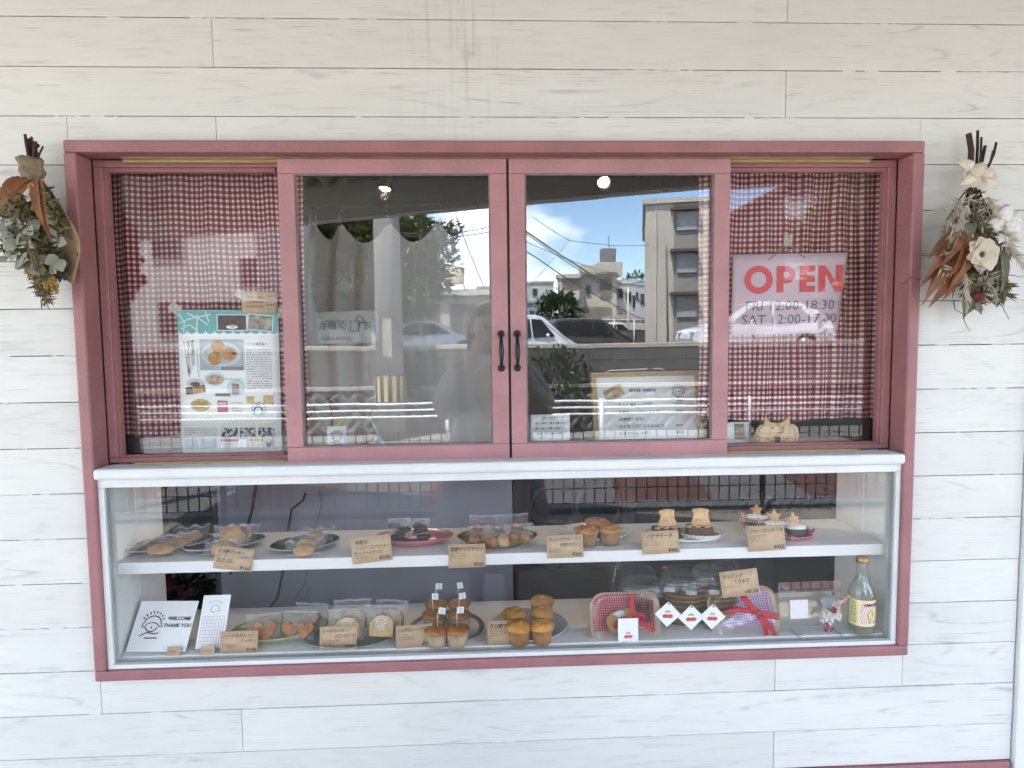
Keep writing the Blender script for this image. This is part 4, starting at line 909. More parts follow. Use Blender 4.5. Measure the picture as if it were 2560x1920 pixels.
def sheer(u, v):
    # hangs in swags between the clips
    i = max(q for q in range(len(pins) - 1) if pins[q] <= u + 1e-9); s = (u - pins[i]) / (pins[i + 1] - pins[i]); L = pins[i + 1] - pins[i]
    sag = math.sin(math.pi * min(1, max(0, s))) * (.055 if L > .1 else .02) * (L / .2) ** .4 * (v ** 6)
    fold = noise.noise(Vector((u * 8, v * .5, 2.2))) * .02 + .010 * math.sin(u * 52 + 2 * math.sin(v * 3)) * (1.3 if u < .32 else .5)
    return (a.x + (b.x - a.x) * u, YS + fold, c.z + (a.z + (b.z - a.z) * u - c.z) * v - sag)
tag(MB().grid(sheer, 170, 40).build("sheer_curtain", SHEER), "sheer white curtain hanging in swags inside the left sash", "curtain")
for i, q in enumerate(pins):
    k = MB(); x = a.x + (b.x - a.x) * q; z = a.z + (b.z - a.z) * q; zt = z + .028
    k.tube([(x + .009 * math.cos(j), YS - .003, zt + .004 + .009 * math.sin(j)) for j in [2 * math.pi * g / 12 for g in range(13)]], .0012, 5)
    k.box(x - .004, x + .004, YS - .006, YS + .002, z - .012, z + .014); k.build("clip", DGREY, rod)

# poster
def sheet(name, label, cat, u0, v0, u1, v1, y, mat, roll=0, th=.0006, lean=0, group=None):
    a, b = at(u0, v0, y), at(u1, v1, y); w, h = abs(b.x - a.x), abs(a.z - b.z)
    mb = MB(); sd_ = u0
    mb.grid(lambda u, v: ((u - .5) * w, -.0012 * noise.noise(Vector((u * 2.5, v * 2.5, sd_))), (v - .5) * h), 12, 12)
    o = mb.build(name, mat, None, ((a.x + b.x) / 2, y, (a.z + b.z) / 2), (-rad(lean), roll, 0), solid=th); tag(o, label, cat, group); return o, w, h
TEAL = M("teal print", (.17, .46, .46), .7, .06, 8); PBLUE = M("photo pale blue", (.40, .47, .52), .6, .2, 20); POR = M("photo orange bun", (.55, .25, .06), .6, .4, 90); PGRYP = M("pale grey print", (.60, .59, .56), .7, .1, 10)
PDK = M("photo dark", (.13, .075, .06), .6, .6, 70); PBW = M("grey photo", (.40, .40, .41), .6, .9, 120, col2=(.03, .03, .03), pos=(.45, .55)); PCYAN = M("pale cyan print", (.50, .68, .72), .7, .05); PYEL = M("ochre print", (.62, .45, .20), .7, .15, 40); PMIX = M("photo plates", (.52, .47, .36), .6, .8, 60, col2=(.12, .13, .12))
PRED = M("rose print", (.55, .14, .18), .7, .1); PPNK = M("pink food print", (.55, .30, .32), .7, .5, 120)
o, w, h = sheet("poster", "newspaper style bakery poster with teal awning border taped in the left side light", "poster", 381, 671, 611, 981, .097, PAPER, roll=.012)
ym = -.0022
def quad(mb, x0, z0, x1, z1, m=0, y=ym, rot=0):                     # in poster fractions, z from top
    cx_, cz_ = (x0 + x1) / 2, (z0 + z1) / 2; hw, hh = (x1 - x0) / 2 * w, (z1 - z0) / 2 * h; ca, sa = math.cos(rot), math.sin(rot)
    X, Z = (cx_ - .5) * w, (.5 - cz_) * h
    mb.add([(X + a * ca - b * sa, y, Z + a * sa + b * ca) for a, b in ((-hw, -hh), (hw, -hh), (hw, hh), (-hw, hh))], [(0, 1, 2, 3)], m)
def disc(mb, cx_, cz_, r, rz=None, m=0, y=ym, a0=0, a1=360):
    X, Z = (cx_ - .5) * w, (.5 - cz_) * h; mb.add([(X + x, y, Z + z) for x, z in arc(0, 0, r * w, (rz or r) * w, a0, a1, 20)], [list(range(21))], m)
pb = MB(); PM = [TEAL, PAPER, PBLUE, POR, PGRYP, PDK, PBW, PCYAN, PYEL, PMIX, PRED, PPNK, INK, GINK]
quad(pb, .002, .003, .998, .13, 0)
for i in range(11): disc(pb, .05 + i * .09, .13, .045, m=0, y=ym, a0=180, a1=360)
for p in ([(.02, .09), (.12, .06), (.33, .03)], [(.2, .03), (.19, .13)], [(.28, .01), (.31, .08)], [(.03, .13), (.12, .10), (.2, .14)], [(.02, .03), (.07, .08), (.06, .15)], [(.1, .02), (.22, .06), (.3, .1)]):
    stroke(pb, [((x - .5) * w, (.5 - z) * h) for x, z in p], .0022, ym - .0002, 1)
quad(pb, .39, .03, .69, .14, 1, ym - .0002); quad(pb, .40, .035, .68, .135, 5, ym - .0004); disc(pb, .54, .115, .06, .018, 1, ym - .0006); disc(pb, .545, .108, .025, .016, 8, ym - .0008)
quad(pb, .69, .03, .95, .14, 1, ym - .0002, -.1); quad(pb, .70, .035, .94, .135, 9, ym - .0004, -.1)
quad(pb, .21, .20, .64, .41, 2); disc(pb, .42, .30, .20, .125, 4, ym - .0002); disc(pb, .42, .30, .17, .10, 2, ym - .0004)
for x, z in ((.39, .25), (.50, .30), (.36, .33)): disc(pb, x, z, .068, .068, 3, ym - .0006)
quad(pb, .53, .285, .575, .305, 5, ym - .0008); quad(pb, .42, .385, .64, .41, 13, ym - .0008)
disc(pb, .35, .47, .10, .07, 7); disc(pb, .35, .475, .085, .05, 11, ym - .0002)
for x in (.29, .35, .41): disc(pb, x, .475, .024, .022, 8, ym - .0004)
disc(pb, .155, .50, .09, .05, 4, ym); disc(pb, .155, .505, .05, .022, 5, ym - .0002)
quad(pb, .06, .52, .25, .57, 5, ym - .0004, .15); quad(pb, .13, .525, .24, .565, 3, ym - .0006, .15)
disc(pb, .555, .53, .085, .085, 7); quad(pb, .52, .505, .59, .575, 11, ym - .0002); quad(pb, .525, .485, .585, .51, 4, ym - .0002)
quad(pb, .35, .57, .50, .59, 13, ym); disc(pb, .20, .65, .10, .065, 8)
quad(pb, .37, .62, .47, .70, 10); quad(pb, .38, .63, .46, .66, 4, ym - .0002)
disc(pb, .775, .68, .075, .075, 7); disc(pb, .775, .69, .045, .045, 12, ym - .0002); disc(pb, .775, .695, .035, .04, 1, ym - .0004); disc(pb, .775, .645, .017, .02, 8, ym - .0004)
quad(pb, .66, .59, .735, .64, 8); quad(pb, .83, .585, .93, .65, 8)
quad(pb, .0, .75, 1.0, .998, 4)
for i in range(24):
    x = .02 + i * .04; stroke(pb, [((x - .5) * w, (.5 - .775) * h), ((x + .018 - .5) * w, (.5 - .755) * h), ((x + .036 - .5) * w, (.5 - .775) * h)], .0012, ym - .0002, 1)
for i in range(3): quad(pb, .40 + .185 * i, .808, .565 + .185 * i, .872, 6, ym - .0002)
quad(pb, .03, .885, .17, .952, 2, ym - .0002); quad(pb, .18, .885, .35, .952, 2, ym - .0002)
quad(pb, .39, .888, .65, .945, 1, ym - .0002); quad(pb, .39, .888, .57, .905, 10, ym - .0004)
quad(pb, .68, .888, .82, .945, 1, ym - .0002); quad(pb, .68, .888, .82, .905, 8, ym - .0004); disc(pb, .875, .917, .045, .045, 2, ym - .0003); disc(pb, .875, .925, .026, .03, 12, ym - .0005); disc(pb, .875, .905, .014, .016, 8, ym - .0007)
po = pb.build("printed_picture", PM, o)
tx = MB()
for j, (s, x, z0) in enumerate((("思わず笑顔になる。", .145, .225), ("ゆる〜くかわいいお菓子", .10, .228))):
    for i, ch in enumerate(s): text_into(tx, "|" if ch == "〜" else ch, .0088, (x - .5) * w, (.5 - z0 - i * .0215) * h, 'CENTER', ym - .0004, bold=.02)
stroke(tx, [((.055 - .5) * w, (.5 - .21) * h), ((.1 - .5) * w, (.5 - .46) * h)], .0008, ym - .0004); stroke(tx, [((.185 - .5) * w, (.5 - .21) * h), ((.19 - .5) * w, (.5 - .46) * h)], .0008, ym - .0004)
text_into(tx, "＼さつき菓子店／", .0082, (.655 - .5) * w, (.5 - .24) * h, y=ym - .0004, bold=.03, sx=.8)
for i in range(17): scribble(tx, (.67 - .5) * w, (.92 - .5) * w, (.5 - .275 - i * .0165) * h, .0028, ym - .0004)
for i in range(4): scribble(tx, (.03 - .5) * w, (.35 - .5) * w, (.5 - .815 - i * .015) * h, .0026, ym - .0006)
for i in range(3): scribble(tx, (.40 - .5) * w, (.56 - .5) * w, (.5 - .918 - i * .011) * h, .0022, ym - .0006); scribble(tx, (.69 - .5) * w, (.81 - .5) * w, (.5 - .918 - i * .011) * h, .0022, ym - .0006)
for i in range(3): scribble(tx, (.13 - .5) * w, (.27 - .5) * w, (.5 - .635 - i * .017) * h, .0028, ym - .0006)
for i in range(4): scribble(tx, (.51 - .5) * w, (.62 - .5) * w, (.5 - .64 - i * .018) * h, .0024, ym - .0006)
scribble(tx, (.43 - .5) * w, (.62 - .5) * w, (.5 - .475) * h, .0026, ym - .0006)
tx.build("lettering", INK, o)
TAPE = clear("sticky tape", .12, (.9, .88, .85), haze=.25, hcol=(.6, .56, .52), rough=.2)
def tapebit(u, v, y, s, r, par):
    p = at(u, v, y); MB().box(-s, s, 0, .0004, -s * .8, s * .8).build("tape", TAPE, None, p, (0, r, 0)); return COL.objects[-1] if False else None
for (par, u, v, r) in ((o, 376, 668, .7), (o, 606, 672, -.5)):
    p = at(u, v, .0945); q = MB().box(-.014, .014, 0, .0004, -.011, .011).build("tape", TAPE, par, Vector(p) - Vector(par.location), (0, r, 0))
o, w, h = sheet("kraft_note", "small kraft note with faint handwriting taped above the poster", "note", 521, 630, 600, 676, .0925, KRAFT, roll=.02)
lg = MB()
for i in range(3): scribble(lg, -w * .35, w * .1, h * (.18 - .22 * i), h * .11, -.0022)
for i in range(4): scribble(lg, w * .2, w * .44, h * (.25 - .2 * i), h * .09, -.0022)
lg.build("fine_writing", KINK, o); p = at(519, 636, .091); MB().box(-.012, .012, 0, .0004, -.01, .01).build("tape", TAPE, o, Vector(p) - Vector(o.location), (0, .5, 0))
# grey paper calendar left bottom, small papers
o, w, h = sheet("calendar_sheet", "pale pinkish calendar sheet standing at the left window bottom behind the poster", "calendar", 308, 936, 400, 985, .15, M("pinkish paper", (.62, .55, .54), .8, .05), lean=6)
lg = MB()
for i in range(6):
    for j in range(3): scribble(lg, -w * .42 + i * w * .14, -w * .42 + i * w * .14 + .004, h * (.22 - .25 * j), .003, -.0022)
for j in range(4): stroke(lg, [(-w * .47, h * (.33 - .25 * j)), (w * .47, h * (.33 - .25 * j))], .0006, -.0022)
lg.build("fine_writing", GINK, o)
# reversed business sheet seen from behind
o, w, h = sheet("shop_sheet", "grey sheet with mirrored Japanese company name and phone number in the left sash", "sign", 683, 672, 818, 741, .092, M("backlit grey paper", (.42, .415, .41), .8, .04), roll=-.012)
lg = MB(); yy = -.0022
xs = .36 * w
text_into(lg, "オ", .024, .40 * w, -.06 * h, y=yy, mirror=True, bold=.03); text_into(lg, "ク商会", .024, .005 * w, -.06 * h, y=yy, mirror=True, bold=.03)
for pts in ([(.05, -.14), (.05, .19), (.18, .21), (.18, -.12), (.05, -.14)], [(.185, -.02), (.20, .02), (.21, .18), (.17, -.15)]): stroke(lg, [(x * w, z * h) for x, z in pts], .0018, yy)
stroke(lg, [(x, z) for x, z in arc(.20 * w, .22 * h, .008, .008, 0, 360, 12)], .0016, yy); stroke(lg, [(.17 * w, .32 * h), (.22 * w, .36 * h), (.26 * w, .28 * h), (.27 * w, .12 * h), (.24 * w, .09 * h)], .0016, yy)
text_into(lg, "☎858-0069", .0125, .08 * w, -.40 * h, y=yy, mirror=True, bold=.03, sx=1.15); scribble(lg, -.36 * w, .0, .19 * h, .003, yy)
lg.build("lettering", GINK, o)
# OPEN sheet
OPENM = M("lavender translucent plastic", (.86, .70, .78), .45, .04, 5, trans=.35)
a, b = at(1583, 547, .105), at(1828, 722, .105); w, h = .285, a.z - b.z; cxo = (at(1583, 600, .105).x + at(1832, 600, .105).x) / 2
w = at(1832, 560, .105).x - at(1583, 560, .105).x; h = at(1600, 549, .105).z - at(1600, 723, .105).z
mb = MB(); mb.grid(lambda u, v: ((u - .5) * w - .012 * (1 - v) * u ** 3 - .004 * (1 - v), -.0006 + .014 * max(0, (u - .80) / .20) ** 2 * (1.15 - v), (v - .5) * h), 30, 8)
o = mb.build("open_sign", OPENM, None, (cxo, .105, a.z - h / 2 - .002), (0, -.012, 0), solid=.0005); tag(o, "lavender plastic sheet reading OPEN in red with opening hours, hung on string", "sign")
RED = M("red print", (.68, .07, .09), .6, .05); NAVY = M("dark grey print", (.10, .09, .15), .6, 0)
yy = -.0012; lg = MB(); Z0, Z1 = .085 * h + .0, .085 * h + .062; hh = .062; zb = h * .02; x = -w * .41
def ring(mb, cx_, cz_, ro, ri, n=32): mb.add([(cx_ + r * math.cos(2 * math.pi * i / n), yy, cz_ + r * math.sin(2 * math.pi * i / n)) for r in (ro, ri) for i in range(n)], [(i, (i + 1) % n, n + (i + 1) % n, n + i) for i in range(n)])
def poly(mb, pts): mb.add([(px, yy, pz) for px, pz in pts], [list(range(len(pts)))])
ring(lg, x + .034, zb + .032, .034, .0185)
px = x + .077; poly(lg, [(px, zb), (px + .017, zb), (px + .017, zb + .064), (px, zb + .064)])
A0 = [(px + .017, zb + .064)] + [(px + .024 + .021 * math.cos(rad(q)), zb + .043 + .021 * math.sin(rad(q))) for q in range(90, -91, -15)] + [(px + .017, zb + .022)]
A1 = [(px + .017, zb + .050)] + [(px + .024 + .0075 * math.cos(rad(q)), zb + .043 + .007 * math.sin(rad(q))) for q in range(90, -91, -15)] + [(px + .017, zb + .036)]
lg.add([(q[0], yy, q[1]) for q in A0 + A1], [(i, i + 1, len(A0) + i + 1, len(A0) + i) for i in range(len(A0) - 1)])
ex_ = x + .132; poly(lg, [(ex_, zb), (ex_ + .017, zb), (ex_ + .017, zb + .064), (ex_, zb + .064)])
for q in (0, .0245, .049): poly(lg, [(ex_ + .017, zb + q), (ex_ + .037, zb + q), (ex_ + .037, zb + q + .015), (ex_ + .017, zb + q + .015)])
nx_ = x + .177
for q in (0, .043): poly(lg, [(nx_ + q, zb), (nx_ + q + .017, zb), (nx_ + q + .017, zb + .064), (nx_ + q, zb + .064)])
poly(lg, [(nx_ + .017, zb + .064), (nx_ + .0172, zb + .040), (nx_ + .043, zb), (nx_ + .0428, zb + .024)])
s_ = w * .86 / (.177 + .060); lg.v = [((vx - x) * s_ + x + .002, vy - .0004, vz) for vx, vy, vz in lg.v]
lg.build("lettering", RED, o)
lg = MB(); text_into(lg, "FRI 12:00-18:30", .0335, -w * .40, -h * .20, y=yy - .0003, sx=1.0, shear=.06, bold=-.004); text_into(lg, "SAT 12:00-17:00", .0335, -w * .43, -h * .37, y=yy - .0003, sx=1.0, shear=.06, bold=-.004)
xm = max(v[0] for v in lg.v) ; k_ = (w * .42 + w * .41) / (xm + w * .43); lg.v = [((vx + w * .43) * k_ - w * .43, -.0022, vz) for vx, vy, vz in lg.v]
lg.build("lettering", NAVY, o)
st_ = MB(); 
for u0, v0, u1, v1 in ((1662, 560, 1698, 527), (1740, 557, 1706, 527)): p, q = at(u0, v0, .103), at(u1, v1, .103); st_.tube([p, (p + q) / 2 + Vector((0, 0, -.003)), q], .0012, 5)
q = st_.build("string", M("jute string", (.30, .20, .12), .9), o); q.matrix_parent_inverse = Matrix.Translation(-Vector(o.location)) if False else q.matrix_parent_inverse
q.location = -Vector(o.location); p = at(1704, 520, .1); MB().box(-.011, .011, -.0004, 0, -.014, .014).build("tape", TAPE, o, Vector(p) - Vector(o.location))
# drink menu board
ym_ = .20; a, b, c, d = at(1271, 803, ym_), at(1512, 797, ym_ + .02), at(1520, 962, ym_), at(1284, 962, ym_); W, H = .235, .170
W = (c - d).length; H = (a - d).length + .012
mt = thing("menu_board", "drink menu sheet in a yellow wood frame leaning inside the right sash", "menu board", (d + c) / 2 + Vector((0, 0, -.010)), (-rad(12), -.01, 0))
WOOD = M("yellow oak frame", (.50, .33, .10), .5, .35, 10, stretch=(1.2, 20, 20)); f = .0125
for nm, bx in (("frame_rail", (-W / 2, W / 2, H - f, H)), ("frame_rail", (-W / 2, W / 2, 0, f)), ("frame_stile", (-W / 2, -W / 2 + f, f, H - f)), ("frame_stile", (W / 2 - f, W / 2, f, H - f))): MB().box(bx[0], bx[1], -.008, .006, bx[2], bx[3]).build(nm, WOOD, mt, bev=.001)
MB().box(-W / 2 + f, W / 2 - f, -.001, .004, f, H - f).build("menu_sheet", PAPER, mt)
lg = MB(); yy = -.0016
text_into(lg, "drink menu", .0155, -.01, H * .74, 'CENTER', yy, bold=.02, sx=1.0); face_logo(lg, W * .30, H * .72, .036, yy)
for i, (s, pz, q) in enumerate((("・チャイ (ICE or HOT)", "¥650", .56), ("・自家製ジンジャーエール", "¥550", .46), ("　(炭酸割りも可)", "", .37), ("・自家製ココア (ICE or HOT)", "¥600", .28), ("・紅茶 (ICE or HOT)", "¥450", .19), ("・りんごジュース", "¥400", .10))):
    text_into(lg, s, .0100, -W * .30, H * q, y=yy, bold=.02); text_into(lg, pz, .0095, W * .26, H * q, y=yy, bold=.02)
lg.build("lettering", INK, mt)
kc = MB().box(-.026, .026, -.0022, -.0012, -.016, .016).build("kraft_card", KRAFT, mt, (-W * .30, -.0006, H * .73), (0, -.42, 0)); s2 = MB()
for q in range(3): scribble(s2, -.019, .017, .008 - .009 * q, .006, -.0027)
s2.build("fine_writing", KINK, kc)
wr = MB(); wr.tube([(-W * .36, .004, H + .001), (-W * .32, .004, H + .006), (W * .15, .004, H + .009), (W * .19, .004, H + .003)], .0022, 6); wr.build("wire_handle", WMET, mt)
MB().tube([(-.012 + .02, .004, H + .0078), (.004 + .02, .004, H + .0082)], .003, 6).build("red_clip", REDS, mt)
MB().tube([(-W * .26, -.012, .0), (-W * .26, -.012, .018), (-W * .25, -.012, .022), (W * .25, -.012, .022), (W * .26, -.012, .018), (W * .26, -.012, 0)], .0016, 6).build("wire_foot", WMET, mt)
# payment sheet
o, w, h = sheet("payment_sheet", "small white sheet of payment marks at the bottom left of the right sash", "sign", 1146, 896, 1231, 960, .115, PAPER)
lg = MB(); gl = MB(); text_into(lg, "C", .008, -.016, h * .36, y=-.0022, bold=.03); scribble(gl, -.006, .012, h * .37, .004, -.0022)
for j, z in enumerate((.22, .05, -.12)):
    for i in range(4):
        x = -.034 + i * .018 + (.004 if j == 2 else 0); ring2 = [(x + .0028 * math.cos(q * .7), z * h + .0028 * math.sin(q * .7)) for q in range(9)]
        lg.add([(p[0], -.0022, p[1]) for p in ring2], [list(range(9))]); scribble(gl, x + .004, x + .013, z * h - .0018, .0035, -.0022)
lg.build("printed_mark", GINK, o); gl.build("fine_writing", GINK, o)
# wooden lion, white paper stand
p = at(1677, 957, .118); lt = thing("wooden_lion", "flat laser cut wooden lion with curly mane at the right window bottom", "ornament", p)
PLY = M("plywood", (.68, .47, .25), .6, .15, 12, stretch=(2, 10, 10)); S = .056
out = [(-.75, 0), (-.95, .1), (-1.0, .3), (-.95, .55), (-.85, .75), (-.7, .85), (-.6, .82), (-.52, 1.2), (-.35, .98), (-.15, .90), (.15, .90), (.35, .98), (.55, 1.2), (.6, .82), (.72, .85), (.87, .75), (.97, .55), (1.02, .3), (.97, .1), (.78, 0)]
MB().prism([(x * S, z * S) for x, z in out], -.002, .002).build("body", PLY, lt)
cu = MB()
for sx in (-1, 1):
    for (x, z) in ((.82, .12), (.90, .36), (.82, .58), (.70, .74)): cu.prism([(q[0], q[1]) for q in arc(sx * x * S, z * S, .13 * S, .11 * S, 0, 330, 10)], -.0032, -.0021)
cu.build("mane_curl", PLY, lt)
ey = MB()
for sx in (-.22, .28): ey.add([(q[0], -.0036, q[1]) for q in arc(sx * S, .70 * S, .055 * S, .055 * S, 0, 330, 9)], [list(range(10))])
for pts in ([(-.05, .93), (.1, .75), (.25, .65), (.2, .48), (.0, .48), (.0, .35), (-.12, .32), (-.12, .1)], [(-.5, .25), (-.3, .12), (-.15, .12)], [(.5, .25), (.35, .12), (.2, .1)], [(-.1, .02), (.0, .3), (.12, .28), (.15, .02)], [(.25, .66), (.3, .5), (.12, .45)]): stroke(ey, [(x * S, z * S) for x, z in pts], .0014, -.0036)
ey.add([(x * S, -.0034, z * S) for x, z in ((-.1, .05), (.14, .05), (.12, .28), (-.08, .28))], [(0, 1, 2, 3)])
for sx in (-1, 1):
    for (x, z) in ((.82, .12), (.90, .36), (.82, .58), (.70, .74)): stroke(ey, arc(sx * x * S, z * S, .06 * S, .05 * S, 20, 320, 9), .0011, -.0036)
ey.build("burnt_line", M("burnt brown", (.07, .03, .015), .8), lt)
p = at(1597, 962, .17); w2 = thing("photo_stand", "white photo stand with a narrow wood panel, left of the wooden lion", "photo frame", p, (-rad(8), 0, 0))
MB().box(-.032, .026, -.003, .004, 0, .060).build("frame_board", WMET, w2, bev=.001); MB().box(-.012, .012, -.0045, -.0031, .016, .056).build("picture", M("tan picture", (.36, .27, .12), .6, .6, 60), w2)
# flower, letter, card, tablet stand in the left sash
p = at(718, 962, .13); ft = thing("carnation", "dark red carnation on a stem with green paper wrap in the left sash", "flower", p)
fl = MB(); zf = at(718, 866, .13).z - p.z
for i in range(110):
    a_ = R_.uniform(0, 6.3); e = rad(R_.uniform(-30, 60)); d = Vector((math.cos(a_) * math.cos(e), math.sin(a_) * math.cos(e), math.sin(e))); c_ = Vector((0, 0, zf)); fl.leaf(c_ + d * .003, c_ + Vector((d.x * .018, d.y * .014, d.z * .010)), .010, bend=.15, n=3, nrm=Vector((0, 0, 1)))
fl.build("bloom", M("deep red petal", (.40, .02, .04), .7, .3, 60), ft)
MB().tube([(0, 0, zf - .004), (.001, 0, zf * .5), (-.004, 0, .01)], .0016, 6).build("stem", LEAFG2, ft)
MB().lathe([(.003, zf - .020), (.006, zf - .010), (.005, zf - .002)], 10).build("calyx", LEAFG2, ft)
wq = MB(); wq.add([(-.022, .004, .0), (-.005, .006, .006), (.022, .004, .062), (.010, .002, .066), (-.012, .0, .045)], [(0, 1, 2, 3, 4)]); wq.add([(.016, .001, .030), (.036, .001, .062), (.022, .003, .066), (.0, .002, .036)], [(0, 1, 2, 3)]); wq.build("paper_wrap", M("green yellow printed paper", (.30, .42, .24), .7, .6, 30, col2=(.45, .42, .15)), ft, solid=.0006)
o, w, h = sheet("logo_card", "small white card with the shop's face drawing below the carnation", "card", 706, 921, 749, 964, .118, PAPER, lean=4); lg = MB(); face_logo(lg, 0, -.002, .028, -.0022); lg.build("lettering", INK, o)
p = at(775, 966, .19); ts_ = thing("tablet_stand", "folding white and wood tablet stand beside the carnation", "stand", p)
q1, q2, q3 = at(797, 905, .19) - p, at(828, 958, .19) - p, at(760, 966, .19) - p
mb = MB(); mb.tube([(q1.x - .012, .004, q1.z - .002), (q1.x + .003, .002, q1.z), (q2.x, 0, q2.z), (q2.x - .004, 0, 0)], .003, 6); mb.build("white_arm", WMET, ts_)
mb = MB(); mb.add([(q1.x - .018, .003, q1.z - .001), (q1.x + .001, .003, q1.z - .002), (q2.x - .012, .006, q2.z + .006), (q1.x - .008, .006, q2.z + .035)], [(0, 1, 2, 3)]); mb.build("grey_plate", M("grey plate", (.40, .40, .39), .4), ts_, solid=.003)
mb = MB(); mb.tube([(q3.x, -.01, .0), ((q3.x + q2.x) / 2, -.012, .014), (q2.x - .01, -.01, .026)], .004, 6); mb.build("wood_arm", M("walnut arm", (.22, .12, .06), .5), ts_)
mb = MB(); mb.lathe([(.0001, 0), (.007, 0), (.007, .006), (.003, .007), (.0001, .007)], 14, M=Matrix.Translation((q2.x - .012, -.013, .024)) @ Matrix.Rotation(rad(90), 4, 'X')); mb.build("joint", WMET, ts_)

# ------------------------------------------------------------------ deeper in the shop
# lamps
WARM = emit("lamp glow", (1, .70, .32), 9)
for (u, v, y, aim, lb) in ((833, 398, 1.15, (-.10, -.35, -.93), "black spot lamp on the ceiling seen in the left sash"), (1303, 390, 1.25, (-.02, -.80, -.60), "black spot lamp glowing towards the street in the right sash")):
    p = at(u, v, y); aim = Vector(aim).normalized(); L = thing("spot_lamp", lb, "lamp", p, (0, 0, 0), "ceiling spot lamps"); q = aim.to_track_quat('Z', 'Y').to_matrix().to_4x4()
    MB().lathe([(.0001, -.09), (.022, -.088), (.024, -.03), (.027, .0), (.031, .03), (.029, .03), (.022, .006)], 20, M=q).build("lamp_shade", BLACK, L)
    MB().ell((0, 0, .012), (.024, .024, .014), 14, 8, M=q).build("bulb", WARM, L)
    MB().tube([aim * -.05, (0, .02, .10), (0, .02, 2.549 - p.z)], .006, 6).build("arm", BLACK, L)
    ld = bpy.data.lights.new("lamp_light", 'SPOT'); ld.energy = 1.6; ld.spot_size = rad(150); ld.spot_blend = .8; ld.shadow_soft_size = .015; ld.color = (1, .83, .6)
    lo = bpy.data.objects.new("lamp_light", ld); COL.objects.link(lo); lo.parent = L; lo.location = aim * .05; lo.rotation_euler = (-aim).to_track_quat('Z', 'Y').to_euler()
# flexible duct
p0, p1 = at(1372, 412, 2.0), at(1530, 394, 1.9); du = MB(); n = 90; pts = [p0 + (p1 - p0) * (i / n) + Vector((0, 0, .012 * math.sin(i / n * 3))) for i in range(n + 1)]
du.tube(pts, [(.080 + .009 * (i % 2)) * min(1, .25 + i / 6) for i in range(n + 1)], 16, sm=False, cap=False); tag(du.build("flexible_duct", M("silver foil duct", (.30, .285, .26), .45, .2, 20, metal=.3)), "ribbed silver flexible duct near the ceiling in the right sash", "duct")
# cloth covered table behind the case
CLOTH = M("blue grey cotton cloth", (.33, .325, .365), .9, .06, 6)
a, b = at(468, 1040, .55), at(1106, 1040, .55); c = at(700, 1330, .55); mb = MB()
tb = thing("cloth_table", "table covered in a blue grey cloth right behind the display case", "table", ((a.x + b.x) / 2, .55, 0)); wx = (b.x - a.x) / 2
MB().grid(lambda u, v: (wx * (2 * u - 1), .012 * noise.noise(Vector((u * 5, v * 1.2, 4))) + .004 * math.sin(u * 40), .40 + (.70) * v), 60, 12).build("cloth_drop", CLOTH, tb)
MB().box(-wx, wx, .002, .75, 1.09, 1.105).build("cloth_top", CLOTH, tb)
for sx in (-1, 1):
    for yy in (.06, .70): MB().box(sx * (wx - .04) - .02, sx * (wx - .04) + .02, yy - .02, yy + .02, 0, 1.0895).build("leg", DARKW, tb)
MB().box(wx + .004, wx + .03, .02, .06, .2, 1.09).build("side_rail", DARKW, tb)
# cables
for pts, r, lb in (([(553, 1048), (545, 1100), (525, 1175), (497, 1240)], .005, "thick black cable hanging behind the left biscuits"), ([(660, 1065), (655, 1080), (630, 1100), (622, 1150), (612, 1230), (600, 1290), (560, 1345)], .004, "thin black cable hanging in front of the blue grey cloth"), ([(690, 1060), (695, 1090), (678, 1150), (660, 1260), (640, 1290), (655, 1300), (668, 1270), (640, 1345)], .0028, "grey looped cable in front of the blue grey cloth")):
    tag(MB().tube([at(u, v, .50) for u, v in pts], r, 6).build("cable", BLACK if 'black' in lb else M("grey cable", (.25, .25, .26), .5)), lb, "cable", "cables behind the case")
# dark wood chair backs with round cut-outs
p = at(1245, 1320, .62); ch = thing("carved_chair", "dark wooden chair back with round carved openings behind the lower shelf", "chair", (p.x, .62, 0))
for sx in (-.17, .17): MB().box(sx - .02, sx + .02, -.02, .02, 0, 1.02).build("post", DARKW, ch)
rg = MB()
for cz_, r in ((.86, .075), (.74, .075)):
    for sx in (-.075, .075): rg.tube([(sx + r * math.cos(q * .4488), 0, cz_ + r * math.sin(q * .4488)) for q in range(15)], .012, 6)
rg.build("carved_ring", DARKW, ch); MB().box(-.149, .149, -.015, .015, .62, .655).build("rail", DARKW, ch); MB().box(-.149, .149, -.015, .015, .965, 1.0).build("rail", DARKW, ch); MB().box(-.2, .2, .0, .4, .43, .46).build("seat", DARKW, ch)
for sx in (-.17, .17): MB().box(sx - .02, sx + .02, .36, .40, 0, .4295).build("leg", DARKW, ch)
# black boxes at right
for (u0, v0, u1, v1, y, nm, lb, cat) in ((1645, 1062, 1800, 1135, .50, "black_cabinet", "black open cabinet at the right behind the upper shelf", "cabinet"), (352, 1050, 470, 1160, .62, "dark_shelf", "dark brown shelf at the left behind the case", "shelf")):
    a, b = at(u0, v0, y), at(u1, v1, y); w2, zt = b.x - a.x, a.z; t = thing(nm, lb, cat, ((a.x + b.x) / 2, y, 0))
    mm = BLACK if nm[0] == 'b' else DARKW
    for sx in (-1, 1): MB().box(sx * w2 / 2 - .012, sx * w2 / 2 + .012, 0, .4, 0, zt).build("side_panel", mm, t)
    for z in (.42, .78, zt - .03): MB().box(-w2 / 2 + .0125, w2 / 2 - .0125, .002, .398, z, z + .022).build("board", mm, t)
    MB().box(-w2 / 2 + .0125, w2 / 2 - .0125, .385, .3975, .0, zt - .031).build("back_panel", mm, t)
